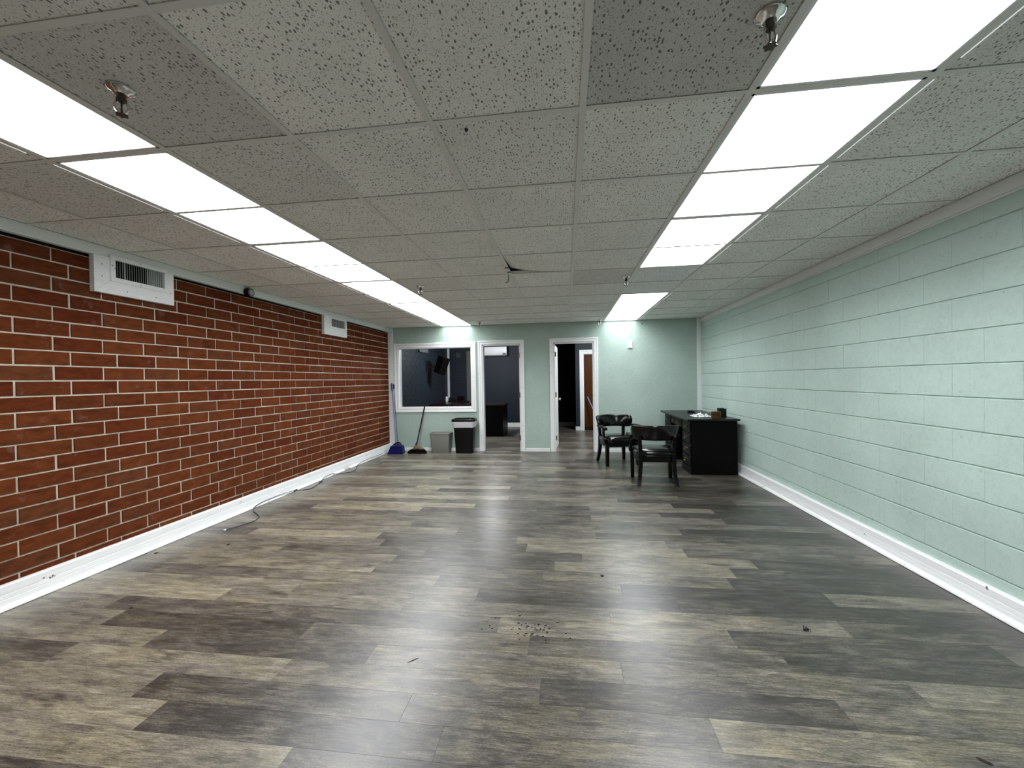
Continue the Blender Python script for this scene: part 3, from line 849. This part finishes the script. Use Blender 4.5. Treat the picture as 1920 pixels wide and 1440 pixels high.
vent(9.40, 10.01, 2.040, 9.50, 9.95, 2.134, 2.300, 'grey air vent on the navy office wall seen through the window', False, m='dull_grille')

# round sensor on the ceiling trim
t = thing('round_sensor', 'small round dark sensor on the board over the brick wall', 'sensor', (WL + 0.034, 4.09, 2.335))
def disc_x(name, x0, x1, r0, r1, y, z, m, parent, n=24):
    bm = bmesh.new(); lathe(bm, [(r0, 0), (r1, x1 - x0)], n)
    bmesh.ops.transform(bm, matrix=Matrix.Translation((x0, y, z)) @ Matrix.Rotation(PI / 2, 4, 'Y'), verts=bm.verts)
    return obj(name, bm, m, parent, 40)
disc_x('housing', WL + 0.034, WL + 0.085, 0.048, 0.045, 4.09, 2.328, M['black_plastic'], t)
disc_x('rim', WL + 0.085, WL + 0.092, 0.045, 0.040, 4.09, 2.328, M['sensor'], t)
disc_x('lens', WL + 0.092, WL + 0.096, 0.030, 0.024, 4.09, 2.328, M['grille'], t)

# ================================================================== DESK
DX0, DX1, DY0, DY1 = 1.70, 2.300, 5.985, 7.50
desk = thing('pedestal_desk', 'black double pedestal desk standing against the mint block wall', 'desk', (2.0, 6.74, 0))
bm = bmesh.new()
def deskring(g, z): return [(1.635 - g, 5.93 - g, z), (2.322 + min(g, 0), 5.93 - g, z), (2.322 + min(g, 0), 7.57 + g, z), (1.635 - g, 7.57 + g, z)]
loft(bm, [deskring(-0.03, 0.735), deskring(-0.012, 0.738), deskring(-0.004, 0.748), deskring(0.0, 0.756), deskring(-0.003, 0.764), deskring(-0.010, 0.767)])
obj('desk_top', bm, M['desk_top'], desk, 20)
PED = ((5.985, 6.42, 'near'), (7.07, 7.50, 'far'))
for a, b, _ in PED:
    boxes('pedestal', [(DX0 + 0.008, DX1, a, b, 0.0, 0.735)], M['desk_body'], desk, bevel=0.004)
    boxes('plinth', [(DX0 - 0.012, DX1, a - 0.006, b + 0.006, 0.0, 0.078), (DX0 - 0.006, DX1, a - 0.003, b + 0.003, 0.078, 0.090)], M['desk_body'], desk, bevel=0.002)
boxes('modesty_panel', [(DX1 - 0.06, DX1 - 0.04, 6.42, 7.07, 0.25, 0.735)], M['desk_body'], desk)
def drawer(y0, y1, z0, z1, pulls):
    bm = bmesh.new()
    box(bm, DX0 - 0.006, DX0 + 0.02, y0, y1, z0, z1, 0.004)
    box(bm, DX0 - 0.010, DX0, y0 + 0.022, y1 - 0.022, z0 + 0.018, z1 - 0.018, 0.003)
    d = obj('drawer', bm, M['desk_body'], desk)
    for py in pulls:
        zc = (z0 + z1) / 2 + 0.012
        bm = bmesh.new()
        for s in (-1, 1):
            bm2 = bmesh.new(); lathe(bm2, [(0.010, 0), (0.009, 0.004), (0.004, 0.006), (0.004, 0.014), (0.0055, 0.017)], 10)
            bmesh.ops.transform(bm2, matrix=Matrix.Translation((DX0 - 0.010, py + s * 0.038, zc)) @ Matrix.Rotation(-PI / 2, 4, 'Y'), verts=bm2.verts)
            me = bpy.data.meshes.new('t'); bm2.to_mesh(me); bm2.free(); bm.from_mesh(me); bpy.data.meshes.remove(me)
        tube(bm, spline([(DX0 - 0.022, py - 0.038, zc), (DX0 - 0.025, py - 0.036, zc - 0.018), (DX0 - 0.026, py - 0.018, zc - 0.026), (DX0 - 0.026, py, zc - 0.024), (DX0 - 0.026, py + 0.018, zc - 0.026), (DX0 - 0.025, py + 0.036, zc - 0.018), (DX0 - 0.022, py + 0.038, zc)], 3), 0.003, 6)
        obj('drawer_pull', bm, M['brass'], d, 50)
for a, b, _ in PED:
    for z0, z1 in ((0.570, 0.722), (0.412, 0.556), (0.254, 0.398), (0.102, 0.240)):
        drawer(a + 0.018, b - 0.018, z0, z1, ((a + b) / 2,))
boxes('apron', [(DX0 + 0.012, DX0 + 0.03, 6.42, 7.07, 0.60, 0.735)], M['desk_body'], desk)
drawer(6.435, 7.055, 0.612, 0.722, (6.60, 6.89))

# ---- things on the desk
ZD = 0.767
bm = bmesh.new()
n = 28
for z0, z1 in ((0.0, 0.048), (0.0495, 0.0975)):
    prof = [(0.042, z0), (0.062, z0), (0.063, z0 + 0.003), (0.063, z1 - 0.003), (0.062, z1), (0.042, z1), (0.042, z0)]
    lathe(bm, prof, n, (2.033, 6.005, ZD), cap=False)
t = thing('tape_roll', 'thick brown roll of packing tape on the near desk edge', 'tape', (2.033, 6.005, ZD))
obj('tape', bm, M['tape'], t, 40)
bm = bmesh.new(); lathe(bm, [(0.0385, 0.001), (0.0418, 0.001), (0.0418, 0.0968), (0.0385, 0.0968), (0.0385, 0.001)], n, (2.033, 6.005, ZD), cap=False)
obj('cardboard_core', bm, M['tan'], t, 40)
t = thing('pencil_cup', 'black square pencil cup on the desk near the block wall', 'cup', (2.208, 6.29, ZD))
bm = bmesh.new()
def cup(h, z): return rrect(2.208, 6.29, h, h, ZD + z, 0.012, 3)
loft(bm, [cup(0.046, 0.0), cup(0.050, 0.004), cup(0.050, 0.106)])
obj('body', bm, M['black_plastic'], t, 40)
bm = bmesh.new()
ro = cup(0.0515, 0.104); ri = cup(0.044, 0.104)
def wave(r, dz): return [Vector((p.x, p.y, p.z + dz + 0.006 * math.sin(9 * math.atan2(p.y - 6.29, p.x - 2.208)))) for p in r]
loft(bm, [ro, wave(ro, 0.012), wave(ri, 0.012), ri])
obj('rim', bm, M['black_plastic'], t, 40)
bm = bmesh.new()
n = 16
grid = [[None] * (n + 1) for _ in range(n + 1)]
for i in range(n + 1):
    for j in range(n + 1):
        x, y = i / n - 0.5, j / n - 0.5
        e = max(0.0, 1 - 2.0 * max(abs(x), abs(y)))
        hgt = 0.004 + 0.062 * e ** 0.7 * abs(noise.noise(Vector((x * 6.1, y * 6.1, 2.2)))) * 1.8 + 0.010 * abs(noise.noise(Vector((x * 15, y * 15, 7.0))))
        wob = 0.02 * noise.noise(Vector((x * 5, y * 5, 9.0)))
        grid[i][j] = bm.verts.new((1.935 + 0.25 * x + wob, 6.33 + 0.30 * y + wob, ZD + hgt))
for i in range(n):
    for j in range(n): bm.faces.new((grid[i][j], grid[i + 1][j], grid[i + 1][j + 1], grid[i][j + 1]))
tag(obj('plastic_wrapper', bm, M['wrapper'], None), 'crumpled white plastic wrapper with green print lying on the desk', 'wrapper')
t = thing('desk_stapler', 'small dark object lying toward the far end of the desk', 'stapler', (1.99, 7.0, ZD))
bm = bmesh.new(); loft(bm, [rrect(1.99, 7.0, 0.058, 0.030, ZD, 0.012), rrect(1.99, 7.0, 0.056, 0.028, ZD + 0.014, 0.012)]); obj('base', bm, M['black_plastic'], t, 40)
bm = bmesh.new(); loft(bm, [rrect(1.985, 7.0, 0.050, 0.022, ZD + 0.014, 0.010), rrect(1.985, 7.0, 0.052, 0.024, ZD + 0.030, 0.012), rrect(1.98, 7.0, 0.040, 0.018, ZD + 0.040, 0.010)]); obj('arm', bm, M['black_plastic'], t, 40)

# ================================================================== CHAIRS
def make_chair(label, loc, rot):
    t = thing('captain_chair', label, 'chair', loc, rot, 'black captain chairs')
    L = dict(local=True)
    # barrel back: upholstered band bent round the sitter
    bm = bmesh.new()
    rings = []
    steps = 22
    for i in range(steps + 1):
        a = math.radians(-82 + 164 * i / steps)
        f = abs(a) / math.radians(82)
        e = max(0.0, (f - 0.84) / 0.16)
        z0, z1 = 0.560 + 0.010 * e, 0.754 - 0.010 * f - 0.050 * e ** 1.8
        th = 0.030 - 0.004 * e
        ring = []
        for k in range(14):
            q = 2 * PI * k / 14
            cz, cn = math.sin(q), math.cos(q)
            sz = math.copysign(abs(cz) ** 0.55, cz); sn = math.copysign(abs(cn) ** 0.55, cn)
            z = (z0 + z1) / 2 + (z1 - z0) / 2 * sz
            rad_off = th * sn + 0.22 * (z - 0.60)
            ring.append(((0.262 + rad_off) * math.sin(a), -0.035 - (0.215 + rad_off) * math.cos(a), z))
        rings.append(ring)
    loft(bm, rings)
    back = obj('backrest', bm, M['black_gloss'], t, 50, **L)
    bm = bmesh.new()
    pts = []
    for i in range(17):
        a = math.radians(-60 + 120 * i / 16)
        zt = 0.752 - 0.012 * abs(a) / math.radians(82) - 0.004
        ro = -0.028 + 0.22 * (zt - 0.60)
        pts.append(((0.262 + ro) * math.sin(a), -0.035 - (0.215 + ro) * math.cos(a), zt - 0.012))
    tube(bm, pts, 0.006, 6)
    obj('piping', bm, M['black_gloss'], back, 60, **L)
    for s in (-1, 1):
        # arm pad
        bm = bmesh.new()
        path = spline([(s * 0.276, -0.055, 0.592), (s * 0.291, 0.04, 0.600), (s * 0.296, 0.13, 0.600), (s * 0.292, 0.21, 0.592), (s * 0.286, 0.262, 0.572)], 4)
        rings = []
        for p in path:
            wv = 0.031 if p.y < 0.2 else 0.031 + 0.004
            rings.append([(p.x + wv * math.copysign(abs(math.cos(q)) ** 0.6, math.cos(q)), p.y, p.z + 0.019 * math.copysign(abs(math.sin(q)) ** 0.6, math.sin(q))) for q in [2 * PI * k / 12 for k in range(12)]])
        loft(bm, rings)
        obj('armrest', bm, M['black_wood'], t, 50, **L)
        # arm support
        bm = bmesh.new()
        path = spline([(s * 0.286, 0.205, 0.585), (s * 0.281, 0.165, 0.530), (s * 0.272, 0.150, 0.470), (s * 0.266, 0.175, 0.400), (s * 0.262, 0.19, 0.330)], 4)
        loft(bm, [[(p.x + 0.014 * sx, p.y + 0.024 * sy, p.z) for sx, sy in ((1, 1), (-1, 1), (-1, -1), (1, -1))] for p in path])
        obj('arm_post', bm, M['black_wood'], t, **L)
        # round rosette where the post meets the seat
        bm = bmesh.new(); lathe(bm, [(0.040, 0), (0.044, 0.006), (0.042, 0.020), (0.030, 0.024), (0.026, 0.020), (0.012, 0.024)], 20)
        bmesh.ops.transform(bm, matrix=Matrix.Translation((s * 0.268, 0.205, 0.395)) @ Matrix.Rotation(s * PI / 2, 4, 'Y'), verts=bm.verts)
        obj('rosette', bm, M['black_wood'], t, 40, **L)
        # rear leg runs up to the back
        bm = bmesh.new()
        path = spline([(s * 0.226, -0.262, 0.0), (s * 0.214, -0.232, 0.09), (s * 0.202, -0.212, 0.22), (s * 0.198, -0.206, 0.36), (s * 0.200, -0.212, 0.46), (s * 0.208, -0.222, 0.60)], 4)
        rings = []
        for p in path:
            k = 0.020 + 0.005 * min(1, p.z / 0.3) if p.z < 0.4 else 0.021
            rings.append([(p.x + k * sx, p.y + k * sy, p.z) for sx, sy in ((1, 1), (-1, 1), (-1, -1), (1, -1))])
        loft(bm, rings)
        obj('leg', bm, M['black_wood'], t, **L)
        bm = bmesh.new()
        loft(bm, [[(s * 0.245 + k * sx, 0.225 + k * sy, z) for sx, sy in ((1, 1), (-1, 1), (-1, -1), (1, -1))] for z, k in ((0.0, 0.020), (0.02, 0.022), (0.30, 0.026), (0.345, 0.026))])
        obj('leg', bm, M['black_wood'], t, **L)
    def plan(sc, z, up=0.0):
        pts = []
        for k in range(32):
            q = 2 * PI * k / 32
            x = math.copysign(abs(math.cos(q)) ** 0.42, math.cos(q)); y = math.copysign(abs(math.sin(q)) ** 0.42, math.sin(q))
            wx = 0.243 + 0.018 * y
            pts.append((wx * x * sc, 0.005 + 0.235 * y * sc, z + up * (1 - 0.5 * (x * x + y * y) / 2)))
        return pts
    bm = bmesh.new(); loft(bm, [plan(0.96, 0.288), plan(0.985, 0.292), plan(0.985, 0.352)])
    obj('apron', bm, M['black_wood'], t, 40, **L)
    bm = bmesh.new(); loft(bm, [plan(0.985, 0.352), plan(1.03, 0.368), plan(1.045, 0.392), plan(1.02, 0.415), plan(0.93, 0.436), plan(0.72, 0.450), plan(0.4, 0.456), plan(0.12, 0.458)])
    seat = obj('seat', bm, M['black_gloss'], t, 60, **L)
    bm = bmesh.new(); pl = [Vector(p) for p in plan(1.028, 0.366)]; tube(bm, pl + [pl[0]], 0.006, 6, cap=False)
    obj('piping', bm, M['black_gloss'], seat, 60, **L)
    return t
make_chair('black vinyl captain chair seen from behind in front of the desk', (1.118, 5.570, 0), math.radians(-1.5))
make_chair('black vinyl captain chair farther back, facing the room beside the doorway', (0.785, 6.745, 0), math.radians(195.7))

# ================================================================== TRASH CAN, BIN, BROOMS
t = thing('trash_can', 'tall black trash can with white liner beside the left doorway', 'trash can', (-1.892, 7.575, 0))
bm = bmesh.new(); loft(bm, [rrect(-1.885, 7.575, hx, hy, z, 0.06, 6) for hx, hy, z in ((0.155, 0.105, 0.0), (0.162, 0.110, 0.006), (0.192, 0.138, 0.545), (0.185, 0.130, 0.545), (0.155, 0.105, 0.03))])
body = obj('body', bm, M['black_plastic'], t, 40)
bm = bmesh.new()
rings = []
for i in range(7):
    z = 0.482 + 0.018 * i
    r = rrect(-1.885, 7.575, 0.194 + 0.003 * i, 0.140 + 0.003 * i, z, 0.062, 10)
    out = []
    for p in r:
        d = Vector((p.x + 1.885, p.y - 7.575, 0)).normalized()
        amp = 0.007 * noise.noise(Vector((p.x * 38, p.y * 38, z * 22))) + 0.003
        zz = z + (0.014 * noise.noise(Vector((p.x * 16, p.y * 16, 4.0))) if i == 0 else 0)
        out.append(Vector((p.x, p.y, zz)) + d * amp)
    rings.append(out)
loft(bm, rings, cap=False)
obj('liner', bm, M['bag'], t, 80)
bm = bmesh.new(); loft(bm, [rrect(-1.890, 7.575, hx, hy, z, 0.075, 6) for hx, hy, z in ((0.200, 0.146, 0.585), (0.222, 0.160, 0.590), (0.224, 0.162, 0.612), (0.214, 0.155, 0.632), (0.195, 0.14, 0.640), (0.185, 0.13, 0.636), (0.182, 0.128, 0.600))])
obj('rim', bm, M['black_plastic'], t, 40)

t = thing('waste_bin', 'small grey rectangular waste bin beside the black trash can', 'waste bin', (-2.355, 7.61, 0))
bm = bmesh.new(); loft(bm, [rrect(-2.355, 7.62, hx, hy, z, 0.025, 4) for hx, hy, z in ((0.160, 0.095, 0.0), (0.164, 0.098, 0.004), (0.188, 0.118, 0.350), (0.182, 0.112, 0.350), (0.158, 0.092, 0.012))])
obj('body', bm, M['grey_plastic'], t, 40)
bm = bmesh.new(); loft(bm, [rrect(-2.355, 7.62, hx, hy, z, 0.027, 4) for hx, hy, z in ((0.188, 0.118, 0.346), (0.196, 0.126, 0.348), (0.197, 0.127, 0.368), (0.190, 0.120, 0.372), (0.181, 0.111, 0.370), (0.181, 0.111, 0.348))])
obj('rim', bm, M['grey_plastic'], t, 40)

t = thing('push_broom', 'broom with black handle, tan cap and black bristles under the window', 'broom', (-2.78, 7.46, 0))
bm = bmesh.new(); tube(bm, [(-2.792, 7.46, 0.115), (-2.702, 7.715, 0.862)], 0.0125, 12); obj('handle', bm, M['black_plastic'], t, 40)
bm = bmesh.new(); tube(bm, [(-2.800, 7.437, 0.105), (-2.785, 7.480, 0.200)], [0.028, 0.014], 12); obj('socket', bm, M['black_plastic'], t, 40)
bm = bmesh.new()
loft(bm, [rrect(-2.765 + o, 7.455, hx, hy, z, min(hx, hy) * 0.9, 5) for o, hx, hy, z in ((0.02, 0.105, 0.048, 0.082), (0.012, 0.095, 0.050, 0.098), (0.0, 0.068, 0.044, 0.122), (-0.018, 0.040, 0.034, 0.142), (-0.025, 0.022, 0.022, 0.150))])
obj('cap', bm, M['tan'], t, 60)
bm = bmesh.new()
brr = random.Random(9)
for k in range(240):
    u = brr.uniform(-1, 1); v = brr.uniform(-1, 1)
    x0, y0 = -2.762 + 0.128 * u, 7.455 + 0.046 * v * math.sqrt(max(0.05, 1 - u * u * 0.8))
    top = Vector((x0 * 1.0, y0, 0.098 - 0.030 * abs(u)))
    bot = Vector((-2.765 + 0.185 * u + brr.uniform(-0.01, 0.01), 7.455 + (y0 - 7.455) * 1.5, brr.uniform(0.001, 0.006)))
    tube(bm, [top, (top * 0.45 + bot * 0.55) + Vector((0.004 * u, 0, 0.012)), bot], [0.0085, 0.0095, 0.0065], 4)
obj('bristles', bm, M['bristle'], t, kind='stuff')

t = thing('lobby_dustpan', 'blue upright dustpan with thin dark handle in the corner', 'dustpan', (-3.16, 7.42, 0))
bm = bmesh.new()
loft(bm, [[(-3.305, 7.335, 0.004), (-3.008, 7.335, 0.004), (-3.030, 7.520, 0.004), (-3.283, 7.520, 0.004)],
          [(-3.298, 7.345, 0.022), (-3.016, 7.345, 0.022), (-3.040, 7.520, 0.10), (-3.275, 7.520, 0.10)],
          [(-3.268, 7.405, 0.140), (-3.052, 7.405, 0.140), (-3.062, 7.505, 0.150), (-3.260, 7.505, 0.150)]])
obj('pan', bm, M['blue'], t)
bm = bmesh.new()
box(bm, -3.300, -3.013, 7.330, 7.340, 0.0, 0.012); obj('lip', bm, M['blue'], t)
bm = bmesh.new(); tube(bm, [(-3.150, 7.455, 0.165), (-3.295, 7.660, 1.285)], 0.006, 8); obj('handle', bm, M['cord'], t, 50)
bm = bmesh.new(); tube(bm, [(-3.2855, 7.6455, 1.205), (-3.296, 7.662, 1.295)], 0.014, 10); obj('grip', bm, M['black_plastic'], t, 50)
bm = bmesh.new(); tube(bm, spline([(-3.210, 7.45, 0.145), (-3.190, 7.45, 0.185), (-3.140, 7.45, 0.205), (-3.095, 7.45, 0.190), (-3.072, 7.45, 0.145)], 4), 0.010, 8); obj('hinge_yoke', bm, M['black_plastic'], t, 50)

t = thing('blue_broom', 'blue broom with pale pole standing behind the dustpan', 'broom', (-3.24, 7.56, 0))
bm = bmesh.new(); tube(bm, [(-3.228, 7.560, 0.150), (-3.342, 7.700, 1.305)], 0.0125, 12); obj('pole', bm, M['lavender'], t, 40)
bm = bmesh.new(); tube(bm, [(-3.334, 7.690, 1.16), (-3.349, 7.703, 1.312)], 0.017, 12); obj('grip', bm, M['navy_grip'], t, 40)
bm = bmesh.new(); loft(bm, [rrect(-3.215, 7.585, hx, hy, z, 0.02, 4) for hx, hy, z in ((0.110, 0.030, 0.080), (0.115, 0.032, 0.110), (0.075, 0.030, 0.150), (0.028, 0.024, 0.185))]); obj('head', bm, M['navy_grip'], t, 50)
bm = bmesh.new(); loft(bm, [rrect(-3.215, 7.590, hx, hy, z, 0.02, 4) for hx, hy, z in ((0.122, 0.040, 0.0), (0.108, 0.030, 0.080))]); obj('bristles', bm, M['navy_grip'], t, 50)

# ================================================================== CORD along the left baseboard
zq = 0.033
cp = [(-3.127, 3.448, 0.005), (-3.091, 3.506, 0.005), (-3.056, 3.595, 0.005), (-3.042, 3.702, 0.005), (-3.082, 3.809, 0.005), (-3.205, 3.917, 0.005), (-3.290, 3.985, 0.006),
      (-3.338, 4.06, 0.020), (-3.355, 4.18, zq), (-3.362, 4.40, zq), (-3.352, 4.58, zq), (-3.335, 4.72, 0.022), (-3.290, 4.82, 0.005), (-3.235, 4.90, 0.005), (-3.27, 5.10, 0.005), (-3.300, 5.22, 0.006),
      (-3.345, 5.38, zq), (-3.352, 5.58, zq), (-3.315, 5.72, 0.005), (-3.20, 5.90, 0.005), (-3.24, 6.06, 0.005), (-3.345, 6.30, 0.012), (-3.36, 6.55, zq), (-3.358, 6.9, zq), (-3.352, 7.25, zq)]
t = thing('cable', 'thin dark cable trailing along the left baseboard onto the floor', 'cable', (-3.127, 3.448, 0))
bm = bmesh.new(); tube(bm, spline(cp, 5), 0.0042, 6); obj('cable_run', bm, M['cord'], t, 60)
bm = bmesh.new(); box(bm, -3.141, -3.124, 3.428, 3.448, 0.0005, 0.0105, 0.001); obj('plug', bm, M['white'], t)
for p in ((-3.335, 4.74, 0.022), (-3.30, 5.22, 0.009)):
    bm = bmesh.new(); box(bm, p[0] - 0.008, p[0] + 0.008, p[1] - 0.03, p[1] + 0.03, p[2] - 0.008, p[2] + 0.008, 0.002); obj('cable_clip', bm, M['cord'], t)

# ================================================================== DEBRIS on the floor
def blob(name, x, y, sx, sy, h, rot, label, cat, m, seed):
    bm = bmesh.new()
    rings = []
    for f, z in ((1.0, 0.0004), (0.95, h * 0.5), (0.55, h), (0.15, h * 1.05)):
        rr = []
        for k in range(12):
            q = 2 * PI * k / 12
            d = f * (1 + 0.35 * noise.noise(Vector((math.cos(q) * 1.7, math.sin(q) * 1.7, seed))))
            px, py = sx * d * math.cos(q), sy * d * math.sin(q)
            rr.append((x + px * math.cos(rot) - py * math.sin(rot), y + px * math.sin(rot) + py * math.cos(rot), z))
        rings.append(rr)
    loft(bm, rings)
    return tag(obj(name, bm, m, None, 60), label, cat)
blob('dead_leaf', 1.415, 1.617, 0.021, 0.008, 0.004, -0.75, 'dark leaf scrap on the floor at the lower right corner', 'debris', M['crumb'], 1.0)
blob('dead_leaf', 0.225, 2.868, 0.012, 0.012, 0.006, 0.3, 'tiny dark scrap on the pale floor right of the middle', 'debris', M['crumb'], 5.0)
blob('floor_scrap', -3.278, 2.925, 0.014, 0.017, 0.003, 0.6, 'black scrap on the floor nearest the left baseboard', 'debris', M['crumb'], 2.0)
blob('floor_scrap', -2.829, 3.138, 0.013, 0.017, 0.003, 0.2, 'black scrap on the floor in front of the cable end', 'debris', M['crumb'], 3.0)
blob('floor_scrap', -2.628, 2.183, 0.012, 0.008, 0.003, 0.2, 'black scrap at the corner of a dark plank on the left', 'debris', M['crumb'], 4.0)
blob('scuff_streak', -0.749, 1.910, 0.035, 0.0035, 0.0008, 0.75, 'short dark scratch streak on the floor at lower middle', 'debris', M['crumb'], 6.0)
t = thing('dead_bug', 'small dead bug on the floor in the right half of the room', 'insect', (1.237, 2.355, 0))
bm = bmesh.new(); bmesh.ops.create_uvsphere(bm, u_segments=12, v_segments=8, radius=1, matrix=Matrix.Translation((1.237, 2.355, 0.007)) @ Matrix.Diagonal((0.013, 0.008, 0.006, 1))); obj('body', bm, M['crumb'], t, 60)
bm = bmesh.new(); bmesh.ops.create_uvsphere(bm, u_segments=10, v_segments=6, radius=0.005, matrix=Matrix.Translation((1.222, 2.351, 0.007))); obj('head', bm, M['crumb'], t, 60)
for k in range(6):
    s = -1 if k % 2 else 1; xx = 1.229 + 0.008 * (k // 2)
    bm = bmesh.new(); tube(bm, [(xx, 2.355 + s * 0.006, 0.008), (xx, 2.355 + s * 0.014, 0.018), (xx + 0.002, 2.355 + s * 0.019, 0.003)], 0.001, 5); obj('leg', bm, M['crumb'], t)
bm = bmesh.new()
cr = random.Random(17)
for k in range(46):
    x = cr.gauss(-0.20, 0.12); y = cr.gauss(2.215, 0.055)
    a = cr.uniform(-0.7, 0.7); l = cr.uniform(0.003, 0.012); wd = cr.uniform(0.0015, 0.004)
    v = []
    for k2 in range(6):
        q = PI / 3 * k2
        px, py = l * math.cos(q) * cr.uniform(0.7, 1.2), wd * math.sin(q) * cr.uniform(0.7, 1.2)
        v.append((x + px * math.cos(a) - py * math.sin(a), y + px * math.sin(a) + py * math.cos(a)))
    loft(bm, [[(p, q, 0.0003) for p, q in v], [(x + (p - x) * 0.6, y + (q - y) * 0.6, 0.0028) for p, q in v]])
tag(obj('floor_crumbs', bm, M['crumb']), 'scatter of dark crumbs on the pale plank in the middle of the floor', 'debris', kind='stuff')

# ================================================================== OFFICE behind the window
t = thing('office_desk', 'dark cherry desk in the office behind the window and left doorway', 'desk', (-2.1, 10.4, 0))
bm = bmesh.new(); box(bm, -2.75, -1.46, 9.72, 10.62, 0.725, 0.765, 0.006, 2); obj('desk_top', bm, M['cherry'], t)
boxes('desk_body', [(-2.72, -1.50, 9.76, 9.79, 0.03, 0.725), (-2.72, -2.30, 9.79, 10.58, 0.0, 0.725), (-1.92, -1.50, 9.79, 10.58, 0.0, 0.725)], M['desk_body'], t, bevel=0.003)
bm = bmesh.new(); box(bm, -3.38, -2.76, 9.95, 11.75, 0.725, 0.765, 0.006, 2)
t2 = thing('side_table', 'dark cherry side table along the navy office wall', 'table', (-3.07, 10.85, 0))
obj('table_top', bm, M['cherry'], t2)
for x, y in ((-3.34, 10.0), (-2.81, 10.0), (-3.34, 11.70), (-2.81, 11.70)): boxes('leg', [(x - 0.025, x + 0.025, y - 0.025, y + 0.025, 0, 0.725)], M['desk_body'], t2)
bm = bmesh.new(); lathe(bm, [(0.030, 0.0), (0.034, 0.004), (0.034, 0.110), (0.028, 0.125), (0.016, 0.135), (0.016, 0.150)], 16, (-3.30, 11.25, 0.765))
tag(obj('white_bottle', bm, M['ac'], None, 40), 'small white bottle on the office table behind the window', 'bottle')
t3 = thing('desk_phone', 'black desk phone on the office table behind the window', 'phone', (-3.16, 11.3, 0.765))
bm = bmesh.new(); loft(bm, [[(-3.25, 11.2, 0.765), (-3.07, 11.2, 0.765), (-3.07, 11.4, 0.765), (-3.25, 11.4, 0.765)], [(-3.25, 11.2, 0.785), (-3.07, 11.2, 0.785), (-3.07, 11.4, 0.84), (-3.25, 11.4, 0.84)]]); obj('base', bm, M['black_plastic'], t3)
bm = bmesh.new(); tube(bm, spline([(-3.215, 11.2, 0.815), (-3.215, 11.22, 0.85), (-3.215, 11.30, 0.865), (-3.215, 11.38, 0.885), (-3.215, 11.41, 0.87)], 3), 0.022, 8); obj('handset', bm, M['black_plastic'], t3, 50)
t4 = thing('computer_box', 'dark box shaped device at the far end of the office table', 'device', (-2.95, 11.62, 0.765))
bm = bmesh.new(); loft(bm, [rrect(-2.98, 11.64, 0.10, 0.06, z, 0.01, 3) for z in (0.765, 0.905)]); obj('body', bm, M['black_plastic'], t4, 40)
boxes('front_panel', [(-3.06, -2.90, 11.576, 11.581, 0.785, 0.885)], M['desk_body'], t4)
t5 = thing('wall_speaker', 'black loudspeaker tilted on a bracket on the navy office wall', 'speaker', (WL, 10.1, 1.70))
boxes('wall_plate', [(WL, WL + 0.025, 9.93, 10.17, 1.58, 1.84)], M['black_plastic'], t5, bevel=0.004)
bm = bmesh.new(); tube(bm, [(WL + 0.02, 10.05, 1.70), (WL + 0.15, 10.06, 1.69), (WL + 0.235, 10.08, 1.71)], 0.020, 10); obj('bracket', bm, M['steel'], t5, 40)
SM = Matrix.Translation((-3.075, 10.10, 1.735)) @ Matrix.Rotation(math.radians(20), 4, 'Y') @ Matrix.Rotation(math.radians(-24), 4, 'Z')
bm = bmesh.new(); box(bm, -0.100, 0.100, -0.12, 0.12, -0.215, 0.215, 0.008); bmesh.ops.transform(bm, matrix=SM, verts=bm.verts); sp = obj('cabinet', bm, M['desk_body'], t5)
bm = bmesh.new(); box(bm, -0.090, 0.090, -0.128, -0.12, -0.20, 0.20, 0.003); bmesh.ops.transform(bm, matrix=SM, verts=bm.verts); obj('speaker_grille', bm, M['desk_body'], sp)
t6 = thing('wall_unit', 'small grey box high on the far navy office wall', 'wall box', (-3.09, OY, 2.07))
boxes('body', [(-3.164, -3.008, OY - 0.05, OY, 1.999, 2.151)], M['box_grey'], t6, bevel=0.005)
boxes('cover', [(-3.155, -3.017, OY - 0.055, OY - 0.05, 2.01, 2.14)], M['box_grey'], t6, bevel=0.001)
t7 = thing('air_conditioner', 'white split air conditioner high on the office wall seen through the doorway', 'air conditioner', (-2.05, OY, 2.03))
bm = bmesh.new()
prof = [(0.0, 2.300), (-0.17, 2.300), (-0.205, 2.285), (-0.212, 2.20), (-0.210, 2.105), (-0.195, 2.065), (-0.150, 2.042), (-0.05, 2.025), (0.0, 2.025)]
loft(bm, [[(x, OY + dy, z) for dy, z in prof] for x in (-2.47, -1.645)])
obj('body', bm, M['ac'], t7, 30)
bm = bmesh.new(); loft(bm, [[(x, OY + dy, z) for dy, z in ((-0.208, 2.100), (-0.196, 2.062), (-0.150, 2.038), (-0.148, 2.034), (-0.200, 2.058), (-0.2125, 2.098))] for x in (-2.44, -1.675)])
obj('air_flap', bm, M['ac'], t7)
boxes('display_panel', [(-1.76, -1.668, OY - 0.215, OY - 0.209, 2.062, 2.108)], M['black_plastic'], t7)
